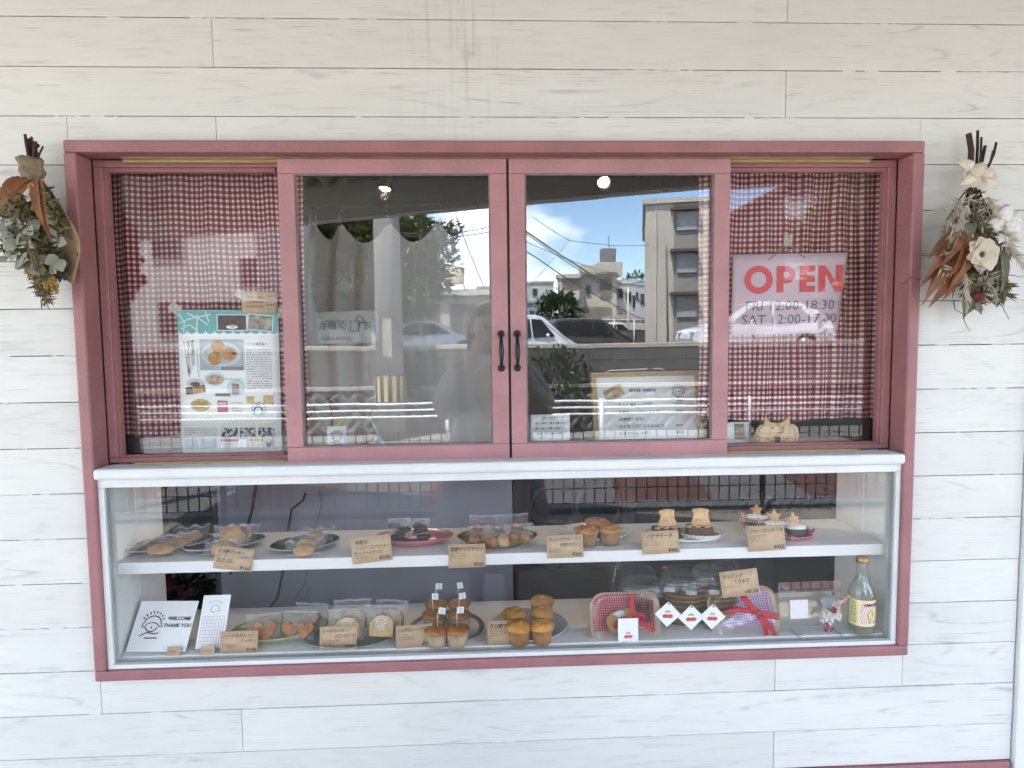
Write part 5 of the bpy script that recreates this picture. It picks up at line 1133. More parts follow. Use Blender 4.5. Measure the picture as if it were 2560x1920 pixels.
# ------------------------------------------------------------------ the street behind the viewer, mirrored in the panes
# mesh panel fence along the pavement edge
mf = thing("mesh_fence", "black wire mesh fence panels along the pavement kerb", "fence", (0, -3.42, 0))
zt, zb2 = .70, .12; wiremat = DGREY
for s0 in (-3.2, -1.1, 1.0, 3.1):
    k = MB(); nx = 25
    for i in range(nx + 1): x = s0 + i * 2.06 / nx; k.box(x - .0036, x + .0036, -.0036, .0036, zb2, zt)
    for j in range(6): z = zb2 + (zt - zb2) * j / 5; k.box(s0, s0 + 2.06, -.0115, -.004, z - .0036, z + .0036)
    k.build("mesh_panel", wiremat, mf)
    MB().box(s0 - .03, s0 - .008, -.012, .012, 0, .75).build("post", wiremat, mf)
# pipe guard rail across the road
gr = thing("guard_rail", "white three pipe guard rail along the far pavement", "guard rail", (0, -6.75, 0))
for z, r in ((.585, .016), (.50, .014), (.415, .014)): MB().tube([(-9, 0, z), (9, 0, z)], r, 8).build("pipe", WMET, gr)
for i in range(-4, 5): MB().tube([(i * 2.0 + .4, .03, .08), (i * 2.0 + .4, .03, .62)], .025, 8).build("post", WMET, gr)
# block retaining wall, patterned below
rw = thing("retaining_wall", "weathered concrete retaining wall with slanted relief blocks along its foot", "wall", (0, -7.55, 0))
MB().box(-14, 14, -.17, .0, 0, 1.26).build("wall_core", CONCD, rw)
MB().box(-14, 14, -.19, .07, .70, .76).build("ledge", CONC, rw, bev=.008)
MB().box(-14, 14, -.2, .03, 1.26, 1.33).build("coping", CONC, rw, bev=.01)
blk = MB(); blk.box(-.178, .178, 0, .022, .002, .160); me_b = blk.mesh("wall_block", CONCD)
for j in range(3):
    for i in range(-14, 16):
        put("wall_block", me_b, rw, (i * .36 + .18 * (j % 2), .0005, .765 + j * .1645), bev=0)
kk = MB(); L_, S_ = .34, .20
kk.prism([(-L_ / 2, -S_ / 2), (L_ / 2, -S_ / 2), (L_ / 2, S_ / 2), (-L_ / 2, S_ / 2)], 0.0, .05)
i0 = [(-L_ / 2 + .05, -S_ / 2 + .05), (L_ / 2 - .05, -S_ / 2 + .05), (L_ / 2 - .05, S_ / 2 - .05), (-L_ / 2 + .05, S_ / 2 - .05)]
kk = MB()
def frame_block(mb):
    o = [(-L_ / 2, -S_ / 2), (L_ / 2, -S_ / 2), (L_ / 2, S_ / 2), (-L_ / 2, S_ / 2)]; m_ = [(x * .86, z * .78) for x, z in o]; n_ = [(x * .62, z * .46) for x, z in o]; q_ = [(x * .5, z * .3) for x, z in o]
    lv = [(o, 0), (o, .035), (m_, .055), (n_, .055), (q_, .02)]; vs = [(x, y, z) for lp, y in lv for x, z in lp]
    mb.add(vs, [(i * 4 + j, (i + 1) * 4 + j, (i + 1) * 4 + (j + 1) % 4, i * 4 + (j + 1) % 4) for i in range(4) for j in range(4)] + [[16, 19, 18, 17]])
frame_block(kk); me_r = kk.mesh("relief_block", M("stained relief concrete", (.20, .19, .175), .9, .5, 2.5, .25, detail=9, rnd=.15))
for i in range(-16, 18):
    put("relief_block", me_r, rw, (i * .28, .004, .52), (0, rad(48), 0)); put("relief_block", me_r, rw, (i * .28 + .14, .004, .24), (0, rad(-48), 0))
# weeds on the ledge
def bush(name, label, c, r, n, mat, cat="bush", leaf=.05, group=None, flowers=None, kind=None, trunk=None, fr=1.6, seedv=0):
    t = thing(name, label, cat, c, (0, 0, 0), group); mb = MB(); k = 0
    while k < n:
        d = Vector((R_.gauss(0, 1), R_.gauss(0, 1), R_.gauss(0, 1))).normalized(); q = noise.noise(d * fr * 1.5 + Vector((seedv, 3, 1)))
        rr = R_.uniform(.35, 1.0) ** .5 * (1 + .45 * q); p = Vector((d.x * r[0], d.y * r[1], d.z * r[2])) * rr
        if noise.noise(p * (fr / max(r)) * 3 + Vector((seedv, 0, 0))) < -.12: k += .25; continue
        dd = (d + Vector((jit(.8), jit(.8), jit(.8)))).normalized(); mb.leaf(p, p + dd * leaf * R_.uniform(.7, 1.3), leaf * .6, nrm=Vector((jit(1), jit(1), 1)), n=2, bend=.1); k += 1
    o = mb.build("crown" if cat == "tree" else "foliage", mat, t); o["kind"] = 'stuff'
    if trunk:
        tk = MB(); tk.tube([(0, 0, -trunk), (.03 * trunk, 0, -trunk * .5), (0, 0, 0)], [.05 * trunk, .04 * trunk, .025 * trunk], 8); tk.build("trunk", BARK, t)
        br = MB()
        for i in range(6):
            a_ = i * 1.05; e = Vector((math.cos(a_) * r[0] * .6, math.sin(a_) * r[1] * .6, r[2] * .35)); br.tube([(0, 0, -trunk * .25), e * .45, e], [.03 * trunk, .02 * trunk, .008 * trunk], 6)
        br.build("limb", BARK, t)["kind"] = 'stuff'
    if flowers:
        fm = MB()
        for i in range(flowers[0]):
            d = Vector((jit(1), .4 + R_.random(), R_.uniform(-.3, 1))).normalized(); c_ = Vector((d.x * r[0], d.y * r[1], d.z * r[2])) * .98
            for j in range(9): fm.leaf(c_, c_ + Vector((jit(.02), R_.uniform(0, .02), jit(.02))), .015, n=2)
        fm.build("flower", flowers[1], t)["kind"] = 'stuff'
    return t
PINKFL = M("pink petal", (.75, .16, .32), .7, .2, 40)
for (u, v, s, lb) in ((1200, 800, .34, "green weeds in front of the wall, mirrored under the parked vans"), (880, 812, .20, "dry weeds on the wall ledge, mirrored beside the pole"), (925, 790, .18, "small green weeds on the wall ledge, mirrored beside the viewer"), (800, 440, .0, "")):
    if s: p = mir(u, v, 7.35); bush("weed_clump", lb, p, (s * 1.4, s * .6, s), 420, LEAFG2, "weeds", .07, "weeds on the wall ledge", seedv=u)
fp_ = mir(395, 1278, 1.35); 
pot = thing("flower_pot", "dark planter pot with pink lantana on the pavement, mirrored at the lower left", "planter", (fp_.x - .06, fp_.y, 0))
MB().lathe([(.0001, 0), (.10, 0), (.14, fp_.z - .12), (.15, fp_.z - .11), (.13, fp_.z - .11), (.12, fp_.z - .15), (.0001, fp_.z - .15)], 24).build("pot", M("dark pot", (.06, .04, .03), .6), pot)
bush("lantana", "green lantana with pink flower heads growing in the dark pot", (fp_.x - .06, fp_.y, fp_.z), (.24, .17, .17), 2200, M('lantana leaf', (.10, .16, .05), .5, .4, 12, trans=.2), "plant", .035, None, (60, PINKFL), seedv=5)
# utility pole
pp = mir(842, 700, 7.1); po_ = thing("utility_pole", "grey concrete utility pole with a striped guard near its foot", "pole", (pp.x, pp.y, 0))
MB().lathe([(.0001, 0), (.19, 0), (.17, 3), (.13, 9.5), (.0001, 9.5)], 20).build("pole_shaft", M("pole concrete", (.33, .31, .29), .85, .2, 3), po_)
z0, z1 = mir(842, 868, 7.1).z, mir(842, 808, 7.1).z; st_ = MB(); bl_ = MB()
MB().lathe([(.205, z0), (.205, z1), (.2, z1)], 24).build("guard_sleeve", M("black guard sleeve", (.03, .03, .03), .6), po_)
for i in range(12):
    a0, a1 = i * .5236, i * .5236 + .27; st_.add([(.208 * math.cos(a), .208 * math.sin(a), z) for a, z in ((a0, z0 + .02), (a1, z0 + .02), (a1, z1 - .02), (a0, z1 - .02))], [(0, 1, 2, 3)])
q = st_.build("guard_stripe", M("yellow stripe", (.55, .42, .18), .6, .1), po_); q["kind"] = 'stuff'
MB().box(-.06, .06, .172, .182, mir(842, 770, 7.1).z, mir(842, 690, 7.1).z).build("number_plate", CONC, po_)
MB().box(-1.1, 1.1, -.05, .05, 8.6, 8.72).build("cross_arm", GREYP, po_)
# wires
def wire(label, p0, p1, sag, r=.012):
    n = 14; pts = [p0.lerp(p1, i / n) - Vector((0, 0, sag * 4 * (i / n) * (1 - i / n))) for i in range(n + 1)]
    tag(MB().tube(pts, r, 5).build("power_line", DGREY), label, "power line", "overhead power lines")
WL = ["thick cable from upper left down to the apartment block in the right sash", "slim cable just below the thick cable in the right sash", "short slack cable below the thick one, ending above the corner house", "lowest cable in the right sash sky, sloping to the apartment block foot", "steep guy wire at the right of the left sash, beside the water tank", "upper of two level cables in the left sash sky", "lower of two level cables in the left sash sky", "thin line from the canopy edge to the joint in the right sash sky", "thin line slanting from the joint down to the sash stile", "thin nearly level line from the joint to the apartment block", "topmost line mirrored over the left gingham curtain", "middle line mirrored over the left gingham curtain", "lowest line mirrored over the left gingham curtain"]
for i, (a_, b_, d0, d1, sg, rr) in enumerate((((1135, 500), (1390, 655), 12, 20, .1, .022), ((1135, 505), (1390, 660), 12, 20, .12, .014), ((1135, 522), (1330, 590), 13, 20, .1, .012), ((1137, 545), (1390, 690), 12, 22, .1, .016), ((985, 470), (1045, 620), 14, 16, .0, .016), ((845, 500), (1070, 487), 12, 12, .12, .014), ((845, 505), (1070, 500), 12, 12, .1, .012), ((1150, 468), (1230, 520), 12, 13, .02, .008), ((1230, 520), (1140, 622), 13, 13, .0, .008), ((1230, 520), (1400, 530), 13, 15, .06, .008), ((240, 440), (380, 420), 9, 9, .08, .014), ((240, 465), (440, 450), 9, 9, .1, .012), ((240, 500), (560, 470), 9, 9, .1, .014))):
    wire(WL[i], mir(*a_, d0), mir(*b_, d1), sg, rr * .75)
# trees
p = mir(778, 572, 24); q = mir(640, 570, 24)
bush("broad_tree", "large round olive green tree behind the low garage, mirrored in the left sash", p, (3.5, 2.6, 2.5), 26000, LEAFG, "tree", .22, None, None, trunk=3.4, fr=2.2, seedv=2)
bush("broad_tree", "second darker tree left of the round one, mirrored beside the left sash stile", mir(655, 560, 27), (2.4, 2.0, 2.5), 5000, LEAFG2, "tree", .34, None, None, trunk=3.4, fr=2.2, seedv=9)
bush("shrub", "bright green shrub beside the corner house, mirrored above the van", mir(1206, 682, 34), (1.2, .9, 1.3), 1800, LEAFG2, "bush", .26, seedv=4)
bush("roof_shrub", "small dark shrub on the hill house roof at the right", mir(1378, 608, 66), (1.7, 1.2, .9), 500, LEAFG2, "bush", .3, seedv=6)
bush("street_tree", "sparse yellow green tree by the road, mirrored at the right edge", mir(1850, 520, 13), (1.2, 1.0, 2.2), 1500, M("yellow green leaf", (.20, .19, .035), .6, .4, 2, trans=.3), "tree", .22, None, None, trunk=2.6, fr=3, seedv=12)

# buildings: facade given by its pane outline at distance D
def bld(name, label, u0, u1, vt, vb, D, depth, mat, cat="house", group=None, zb=None, yaw=0):
    a, b = mir(u0, vt, D), mir(u1, vb, D); w2 = abs(b.x - a.x); zb = 0.6 if zb is None else zb
    t = thing(name, label, cat, ((a.x + b.x) / 2, -D, zb), (0, 0, yaw), group)
    MB().box(-w2 / 2, w2 / 2, -depth, 0, 0, a.z - zb).build("wall", mat, t)
    MB().box(-w2 / 2 - .12, w2 / 2 + .12, -depth - .12, .12, a.z - zb, a.z - zb + .18).build("roof", mat, t)
    def loc(u, v): p = mir(u, v, D); return p.x - (a.x + b.x) / 2, p.z - zb
    def win(u0, u1, v0, v1, kind="window", m=None, dep=.12):
        x0, z1 = loc(u0, v0); x1, z0 = loc(u1, v1); f = MB(); e = .05
        f.box(x0 - e, x0, .0, .06, z0 - e, z1 + e); f.box(x1, x1 + e, 0, .06, z0 - e, z1 + e); f.box(x0, x1, 0, .06, z1, z1 + e); f.box(x0, x1, 0, .06, z0 - e, z0)
        o = f.build("window_frame" if kind == "window" else kind, GREYP if kind != "window" else M_FR, t); MB().box(x0, x1, .004, .02, z0, z1).build("pane", m or WINM, o); return o, x0, x1, z0, z1
    return t, loc, win
WINM = M("dark window glass", (.045, .05, .055), .15, .2, 2); M_FR = M("aluminium frame", (.45, .45, .44), .5)
# low garage with bays
t, loc, win = bld("garage", "long low cream concrete garage with dark bays and a water tank on top", 560, 1075, 640, 745, 33, 8, CREAM, "garage")
for u0, u1 in ((878, 950), (972, 1030), (690, 800)): win(u0, u1, 658, 742, "garage_bay", M("shadowed bay", (.12, .115, .11), .9))  # flat dark panels carry the shade of the open bays in their colour
MB().box(loc(560, 0)[0], loc(1075, 0)[0], .13, .35, loc(0, 648)[1], loc(0, 640)[1]).build("eave_slab", CREAM2, t)
p = mir(984, 609, 36); wt = thing("water_tank", "cream round water tank on a steel stand above the garage roof", "water tank", (p.x, -36, mir(984, 614, 36).z)); r = (mir(1004, 600, 36).x - mir(966, 600, 36).x) / 2; H = mir(984, 577, 36).z - mir(984, 614, 36).z
MB().lathe([(.0001, 0), (r, 0), (r * 1.02, H * .1), (r * 1.02, H * .85), (r * .9, H * .93), (r * .35, H * .98), (r * .3, H * 1.05), (.0001, H * 1.05)], 24, fn=lambda q, z, a, i: (q, z)).build("tank", M("cream tank", (.62, .56, .42), .6), wt)
for sx in (-1, 1):
    for sy in (-1, 1): MB().tube([(sx * r * 1.5, sy * r, -1.0), (sx * r * .9, sy * r * .8, 0)], .05, 6).build("leg", GREYP, wt)
MB().box(-r * 1.6, r * 1.6, -r * .9, r * .9, -.42, -.36).build("brace", GREYP, wt)
# houses far
t, loc, win = bld("white_house", "white flat roofed house with balcony at the left of the right sash view", 1130, 1196, 612, 735, 58, 9, CREAM2, "house")
for a_ in ((1150, 1160, 625, 640), (1168, 1178, 640, 655), (1140, 1148, 655, 668), (1165, 1180, 665, 680)): win(*a_)
t, loc, win = bld("small_house", "grey low house with dark windows behind the white kei truck", 1130, 1175, 655, 735, 48, 6, M("blue grey render", (.36, .40, .43), .85, .2, 1), "house")
for a_ in ((1142, 1150, 670, 680), (1156, 1166, 682, 692)): win(*a_)
t, loc, win = bld("corner_house", "two storey beige concrete house with a block lattice screen, centre of the right sash view", 1205, 1330, 598, 735, 42, 9, CREAM, "house", yaw=rad(9))
sc0 = loc(1255, 590); MB().box(loc(1248, 0)[0], loc(1332, 0)[0], .02, .6, loc(0, 600)[1], loc(0, 584)[1]).build("parapet", CREAM, t)
win(1266, 1276, 617, 639); 
def lattice(u0, u1, v0, v1, nx, nz, nm="lattice_screen"):
    x0, z1 = loc(u0, v0); x1, z0 = loc(u1, v1); f = MB(); f.box(x0, x1, .005, .03, z0, z1, 1)
    for i in range(nx + 1): x = x0 + (x1 - x0) * i / nx; f.box(x - .03, x + .03, .031, .10, z0, z1)
    for j in range(nz + 1): z = z0 + (z1 - z0) * j / nz; f.box(x0, x1, .0305, .095, z - .03, z + .03)
    f.build(nm, [M_LAT, WINM], t)["kind"] = 'stuff'
M_LAT = M("lattice block", (.26, .23, .19), .9)
lattice(1296, 1318, 604, 644, 9, 12); lattice(1254, 1318, 666, 703, 26, 12)
x0, z1 = loc(1330, 0)[0], 0
sd_ = MB(); sd_.box(loc(1205, 0)[0] - .1, loc(1250, 0)[0], .01, 1.1, loc(0, 660)[1], loc(0, 648)[1]); sd_.build("balcony_slab", CREAM2, t); MB().box(loc(1206, 0)[0], loc(1250, 0)[0], .9, 1.0, loc(0, 648)[1] + .0, loc(0, 640)[1]).build("balcony_rail", CREAM2, t)
MB().box(loc(1207, 0)[0], loc(1213, 0)[0], .7, 1.0, loc(0, 640)[1], loc(0, 612)[1]).build("balcony_post", CREAM, t)
MB().box(loc(1205, 0)[0], loc(1252, 0)[0], .03, 1.1, loc(0, 612)[1], loc(0, 604)[1]).build("balcony_roof", CREAM, t)
p = mir(1318, 580, 44); rt_ = thing("stair_tower", "concrete stair tower with a steel tank on the corner house roof", "roof tower", (p.x, -44, mir(1318, 600, 44).z))
MB().box(-.9, .9, -1.5, 0, .17, 1.1).build("tower", CREAM, rt_); MB().box(-.55, .45, -1.2, -.2, 1.1, 2.1).build("tank", GREYP, rt_); MB().tube([(0, -.6, 2.1), (0, -.6, 3.0)], .03, 5).build("aerial", DGREY, rt_)
t, loc, win = bld("porch_house", "beige house wing with shadowed porches right of the corner house", 1330, 1372, 610, 735, 43, 8, CREAM2, "house")
for a_ in ((1335, 1345, 625, 645), (1352, 1362, 632, 655), (1366, 1371, 640, 665)): win(*a_, m=WINM)  # dark panes stand in for the shade inside the porches
t, loc, win = bld("hill_house", "pale grey houses higher on the hill behind the corner house", 1360, 1420, 615, 735, 64, 9, M("pale grey render", (.52, .54, .55), .85, .2, .6), "house")
for a_ in ((1368, 1378, 632, 648), (1383, 1392, 636, 660)): win(*a_)
t, loc, win = bld("flat_shed", "low wall shed with corrugated roof edge behind the guard fence", 1325, 1400, 688, 735, 38, 4, CREAM, "shed")
for i, (u0, u1, v, lb) in enumerate(((1004, 1030, 628, "pale low town house far off, just right of the water tank"), (1031, 1064, 622, "white flat roofed town house far off at the edge of the left sash"), (1066, 1100, 617, "pale town house far off between the two sashes"))):
    t, loc, win = bld("town_house", lb, u0, u1, v, 735, 80, 10, CREAM2, "house", "town houses far off"); win(u0 + 6, u0 + 13, v + 12, v + 26); win(u0 + 16, u0 + 23, v + 12, v + 26)
# apartment block
t, loc, win = bld("apartment_block", "tall cream apartment block with louvred windows at the right of the right sash view", 1395, 1545, 438, 740, 24, 10, CREAM, "apartment block", zb=.5, yaw=rad(14))
x0, x1 = loc(1457, 0)[0], loc(1508, 0)[0]; zt = loc(0, 436)[1]
MB().box(x0, x1, .002, .05, 0, zt).build("window_bay", M("taupe panel", (.30, .285, .26), .85, .1, 2), t)
MB().box(loc(1418, 0)[0], loc(1420.5, 0)[0], .001, .06, 0, zt).build("corner_joint", CREAM2, t)
for v0, v1 in ((458, 498), (548, 590), (640, 684)):
    xa, z1 = loc(1460, v0); xb, z0 = loc(1502, v1); MB().box(x0 - .15, x1 + .05, .051, .42, z1 + .02, z1 + .14).build("ledge", M("dark brown ledge", (.10, .075, .06), .7), t)
    w3 = MB().box(xa, xb, .052, .07, z0, z1).build("window", WINM, t); lv = MB()
    for i in range(10): z = z0 + (z1 - z0) * (i + .5) / 10; lv.box(xa, xb, .075, .14, z - .035, z + .03)
    lv.build("louvre", M_FR, w3)["kind"] = 'stuff'; MB().box((xa + xb) / 2 - .03, (xa + xb) / 2 + .03, .15, .16, z0, z1).build("mullion", M_FR, w3)
MB().tube([(loc(1446, 0)[0], .08, 0), (loc(1440, 0)[0], .08, loc(0, 535)[1])], .025, 6).build("down_pipe", GREYP, t)
t, loc, win = bld("pale_building", "pale building facing the left side light with a dark window band", -60, 560, 330, 760, 16, 8, CREAM2, "building", zb=.5)
win(328, 395, 465, 560); win(520, 560, 560, 620); win(345, 620, 655, 720)
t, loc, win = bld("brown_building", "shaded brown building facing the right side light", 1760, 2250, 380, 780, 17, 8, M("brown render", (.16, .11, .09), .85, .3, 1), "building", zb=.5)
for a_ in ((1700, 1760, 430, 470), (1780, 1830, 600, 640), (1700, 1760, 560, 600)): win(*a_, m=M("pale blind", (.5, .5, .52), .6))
# parking fence
pf = thing("parking_fence", "white pipe fence along the back of the parking lot", "fence", (0, -30, .6)); q0, q1 = mir(1325, 688, 30), mir(1560, 688, 30)
for v in (690, 700): z = mir(1400, v, 30).z - .6; MB().tube([(q0.x - 2, 0, z), (q1.x, 0, z)], .03, 6).build("rail", WMET, pf)
for i in range(6): x = q0.x + i * 1.0; MB().tube([(x, 0, 0), (x, 0, mir(1400, 688, 30).z - .6)], .03, 6).build("post", WMET, pf)
MB().box(q0.x - 3, q1.x + 1, -.3, -.1, 0, mir(1400, 712, 30).z - .6).build("plinth", CONCD, pf)
pl = mir(1356, 640, 31); lp_ = thing("lamp_post", "thin white lamp post in the parking lot", "lamp post", (pl.x, -31, .6)); MB().tube([(0, 0, 0), (0, 0, mir(1356, 612, 31).z - .6)], .04, 6).build("post", WMET, lp_); MB().box(-.3, .3, -.1, .1, mir(1356, 612, 31).z - .6, mir(1356, 610, 31).z - .55).build("lamp_head", WMET, lp_)

# cars: body from a side outline, lofted with tumblehome
CGLASS = M("car window", (.02, .022, .026), .08, .2, 2); TYRE = M("tyre", (.02, .02, .02), .8); RIM = M("alloy", (.5, .5, .5), .35, metal=.6)
def car(label, c, yaw, paint, L, W, H, roof, kind, group="cars in the raised parking lot"):
    """roof: outline points (x from nose 0..1, z 0..1) of the upper body; nose towards +x"""
    t = thing("parked_car", label, kind, c, (0, 0, yaw), group); bz = .52
    low = [(0.02, .18), (.0, .30), (.01, .42), (.05, .50)] + roof[0] + [(.985, .50), (1.0, .36), (.985, .18)]
    def ring(s, zf):  # width factor per height
        return s
    vs = []; n = len(low); ys = [(-1, 1), (-.96, 1.0), (.96, 1.0), (1, 1)]
    body = MB(); pts = [(L * (.5 - x), H * z) for x, z in low]
    def wf(z): return W / 2 * (1 if z < .55 * H else 1 - .26 * (z / H - .55) / .45)
    va = [(x, -wf(z), z) for x, z in pts]; vb = [(x, wf(z), z) for x, z in pts]
    vc = [(x * .985, -wf(z) * .93, z + (.02 if z > .45 * H else 0)) for x, z in pts]; vd = [(x * .985, wf(z) * .93, z + (.02 if z > .45 * H else 0)) for x, z in pts]
    body.add(va + vc + vd + vb, [(k * n + i, k * n + (i + 1) % n, (k + 1) * n + (i + 1) % n, (k + 1) * n + i) for k in range(3) for i in range(n)], 0, False)
    body.add(va, [list(range(n))[::-1]]); body.add(vb, [list(range(n))]); body.build("body", paint, t, bev=.03)
    for sgn in (-1, 1):
        for poly in roof[1]:
            mb = MB(); P = [(L * (.5 - x), sgn * (wf(H * z) + .006), H * z) for x, z in poly]; mb.add(P, [list(range(len(P)))]); mb.build("side_window", CGLASS, t, solid=.01)
        for xw in (.18, .80):
            wq = MB(); wq.tube([(L * (.5 - xw), sgn * (W / 2 - .18), .31), (L * (.5 - xw), sgn * (W / 2 + .012), .31)], .31, 20); w4 = wq.build("wheel", TYRE, t); MB().tube([(L * (.5 - xw), sgn * (W / 2 + .013), .31), (L * (.5 - xw), sgn * (W / 2 + .022), .31)], .19, 14).build("rim", RIM, w4)
        MB().ell((L * .5 - .10, sgn * W * .36, H * .44), (.14, .16, .07), 10, 6).build("headlight", M_HL, t)
        MB().ell((L * (.5 - roof[2][1][0]) - .0, sgn * (W / 2 + .08), H * .62), (.06, .1, .07), 8, 6).build("mirror", paint, t)
    (xa, za), (xb, zb3) = roof[2]
    for nm, (p_, q_) in (("windscreen", roof[2]), ("rear_window", roof[3])):
        mb = MB(); P = [(L * (.5 - p_[0]), -wf(H * p_[1]) * .86, H * p_[1] + .03), (L * (.5 - p_[0]), wf(H * p_[1]) * .86, H * p_[1] + .03), (L * (.5 - q_[0]), wf(H * q_[1]) * .86, H * q_[1] + .03), (L * (.5 - q_[0]), -wf(H * q_[1]) * .86, H * q_[1] + .03)]; mb.add(P, [(0, 1, 2, 3)]); mb.build(nm, CGLASS, t, solid=.02)
    return t
M_HL = M("headlight glass", (.6, .62, .64), .1)
sedan = ([(.22, .60), (.42, .96), (.50, 1.0), (.66, .98), (.80, .88), (.93, .66)], [[(.30, .63), (.45, .92), (.57, .94), (.57, .62)], [(.59, .62), (.59, .94), (.68, .92), (.82, .64)]], [(.24, .63), (.41, .94)], [(.81, .86), (.91, .69)])
van = ([(.14, .60), (.34, .96), (.42, 1.0), (.90, .98), (.965, .86), (.985, .6)], [[(.24, .60), (.37, .92), (.48, .93), (.48, .58)], [(.50, .58), (.50, .93), (.72, .93), (.72, .58)], [(.74, .58), (.74, .93), (.90, .91), (.95, .60)]], [(.16, .62), (.33, .94)], [(.968, .84), (.983, .64)])
hatch = ([(.20, .60), (.40, .95), (.50, 1.0), (.78, .97), (.93, .78), (.975, .6)], [[(.28, .62), (.42, .90), (.56, .94), (.56, .61)], [(.58, .61), (.58, .94), (.76, .91), (.85, .64)]], [(.22, .62), (.395, .93)], [(.80, .95), (.92, .78)])
def carat(label, u, v, D, yaw, paint, L, W, H, prof, kind):
    p = mir(u, v, D); return car(label, (p.x, -D, p.z - H), yaw, paint, L, W, H, prof, kind)
PSIL = M("silver blue paint", (.60, .63, .68), .25, .05, coat=.6); PGRY = M("dark grey paint", (.075, .075, .08), .25, .05, coat=.6); PWHI = M("white car paint", (.78, .78, .77), .25, .03, coat=.6)
carat("silver blue sedan parked behind the wall, mirrored beside the pole", 930, 694, 25, 0, PSIL, 4.3, 1.7, 1.45, sedan, "car")
carat("white boxy kei car behind the wall, mirrored at the left edge of the right sash", 1128, 683, 20, rad(-18), PWHI, 3.4, 1.5, 1.75, van, "car")
carat("dark grey minivan parked behind the wall under the corner house", 1262, 690, 30, rad(-22), PGRY, 4.6, 1.75, 1.8, van, "van")
carat("small white car far back in the parking lot by the fence", 1318, 697, 34, rad(-35), PWHI, 3.6, 1.6, 1.4, hatch, "car")
carat("white hatchback close behind the wall, mirrored below the apartment block", 1625, 655, 17, rad(180), PWHI, 4.1, 1.7, 1.5, hatch, "car")
carat("red car parked far along the wall, mirrored under the right curtain", 1960, 830, 7, rad(0), M("red car paint", (.45, .02, .03), .3, coat=.5), 3.9, 1.7, 1.35, sedan, "car") if False else None
# ------------------------------------------------------------------ dried bouquets on the wall
def P_(u, v, y): return at(u, v, y)
def twig(mb, a, b, r0, r1, k=3, w=.004):
    a, b = Vector(a), Vector(b); pts = [a.lerp(b, i / k) + Vector((jit(w), jit(w * .5), jit(w))) * (0 < i < k) for i in range(k + 1)]
    mb.tube(pts, [r0 + (r1 - r0) * i / k for i in range(k + 1)], 5)
TWIG = M("dark twig", (.055, .025, .02), .8, .4, 40); RUSTL = M("rust brown dry leaf", (.27, .10, .033), .65, .4, 25, trans=.12); EUC = M("pale eucalyptus leaf", (.31, .32, .245), .7, .18, 30, trans=.1)
YELF = M("mustard flower", (.42, .24, .05), .8, .4, 90); DRYG = M("dry green brown", (.16, .135, .055), .8, .5, 60); NAVYF = M("navy lavender", (.045, .045, .075), .8, .4, 60); KWRAP = M("crumpled kraft wrap", (.42, .28, .16), .8, .3, 20, .3); BURL = M("grey brown burlap", (.25, .19, .12), .9, .4, 120, .4)
CRM = M("cream ribbon cloth", (.70, .62, .48), .85, .15, 60, .2); COTT = M("white cotton", (.70, .67, .62), .95, .08, 40, .3); FERN = M("bleached frond", (.50, .45, .36), .8, .12, 30, trans=.15); DKG = M("dull green leaf", (.14, .135, .075), .6, .3, 20, trans=.1); WINE = M("wine red bloom", (.13, .03, .022), .8, .4, 90); PAMP = M("pampas plume", (.60, .52, .41), .95, .2, 60, trans=.2)
b1 = thing("dried_bouquet", "dried bouquet with pale eucalyptus and mustard flowers in kraft paper, left of the window", "bouquet", P_(72, 360, .0)); B1 = Vector(b1.location)
def bp(b, u, v, y): return at(u, v, y) - b
mb = MB()
for u, v, r in ((54, 290, .003), (62, 300, .0035), (68, 296, .0028), (76, 305, .004), (84, 312, .0035), (93, 316, .002), (58, 306, .003)): twig(mb, bp(B1, 70 + (u - 70) * .4, 352, -.012), bp(B1, u, v, -.015 + jit(.01)), r * 1.2, r)
mb.build("stem", TWIG, b1)
mb = MB(); q = bp(B1, 68, 368, -.020); mb.lathe([(.020, -.020), (.026, -.008), (.022, .006), (.027, .02), (.018, .026)], 18, c=q, sy=.7, fn=lambda r, z, a, i: (r * (1 + .12 * math.sin(a * 3 + i)), z + .004 * math.sin(a * 2)))
mb.grid(lambda u, v: bp(B1, 60 - 75 * u + 6 * math.sin(v * 9), 385 + 62 * u * (.55 + v) + 14 * v - 10 * u, -.03 - .012 * math.sin(v * 7 + u * 3)), 8, 6); mb.build("burlap_tie", BURL, b1)
mb = MB(); mb.grid(lambda u, v: bp(B1, 92 + 78 * math.sin(math.pi * .62 * v ** .8) * (.35 + .65 * u) - 6 * math.sin(v * 8), 390 + 195 * v + 30 * u * v, -.004 - .045 * u * (1 - u * .3) - .006 * math.sin(v * 11 + u * 4)), 6, 14); mb.build("kraft_wrap", KWRAP, b1, solid=.0008)
mb = MB()
for (u, v) in ((40, 395), (30, 410), (55, 405)): mb.leaf(bp(B1, u + 10, 385, -.03), bp(B1, u - 25, v + 35, -.05), .03, bend=.1)
mb.leaf(bp(B1, 82, 388, -.05), bp(B1, 112, 520, -.06), .030, bend=.08, n=7); mb.leaf(bp(B1, 76, 388, -.05), bp(B1, 100, 500, -.065), .02, bend=.1, n=7); mb.leaf(bp(B1, 90, 392, -.045), bp(B1, 124, 480, -.05), .018, bend=.1, n=7); mb.build("rust_leaf", RUSTL, b1)
mb = MB()
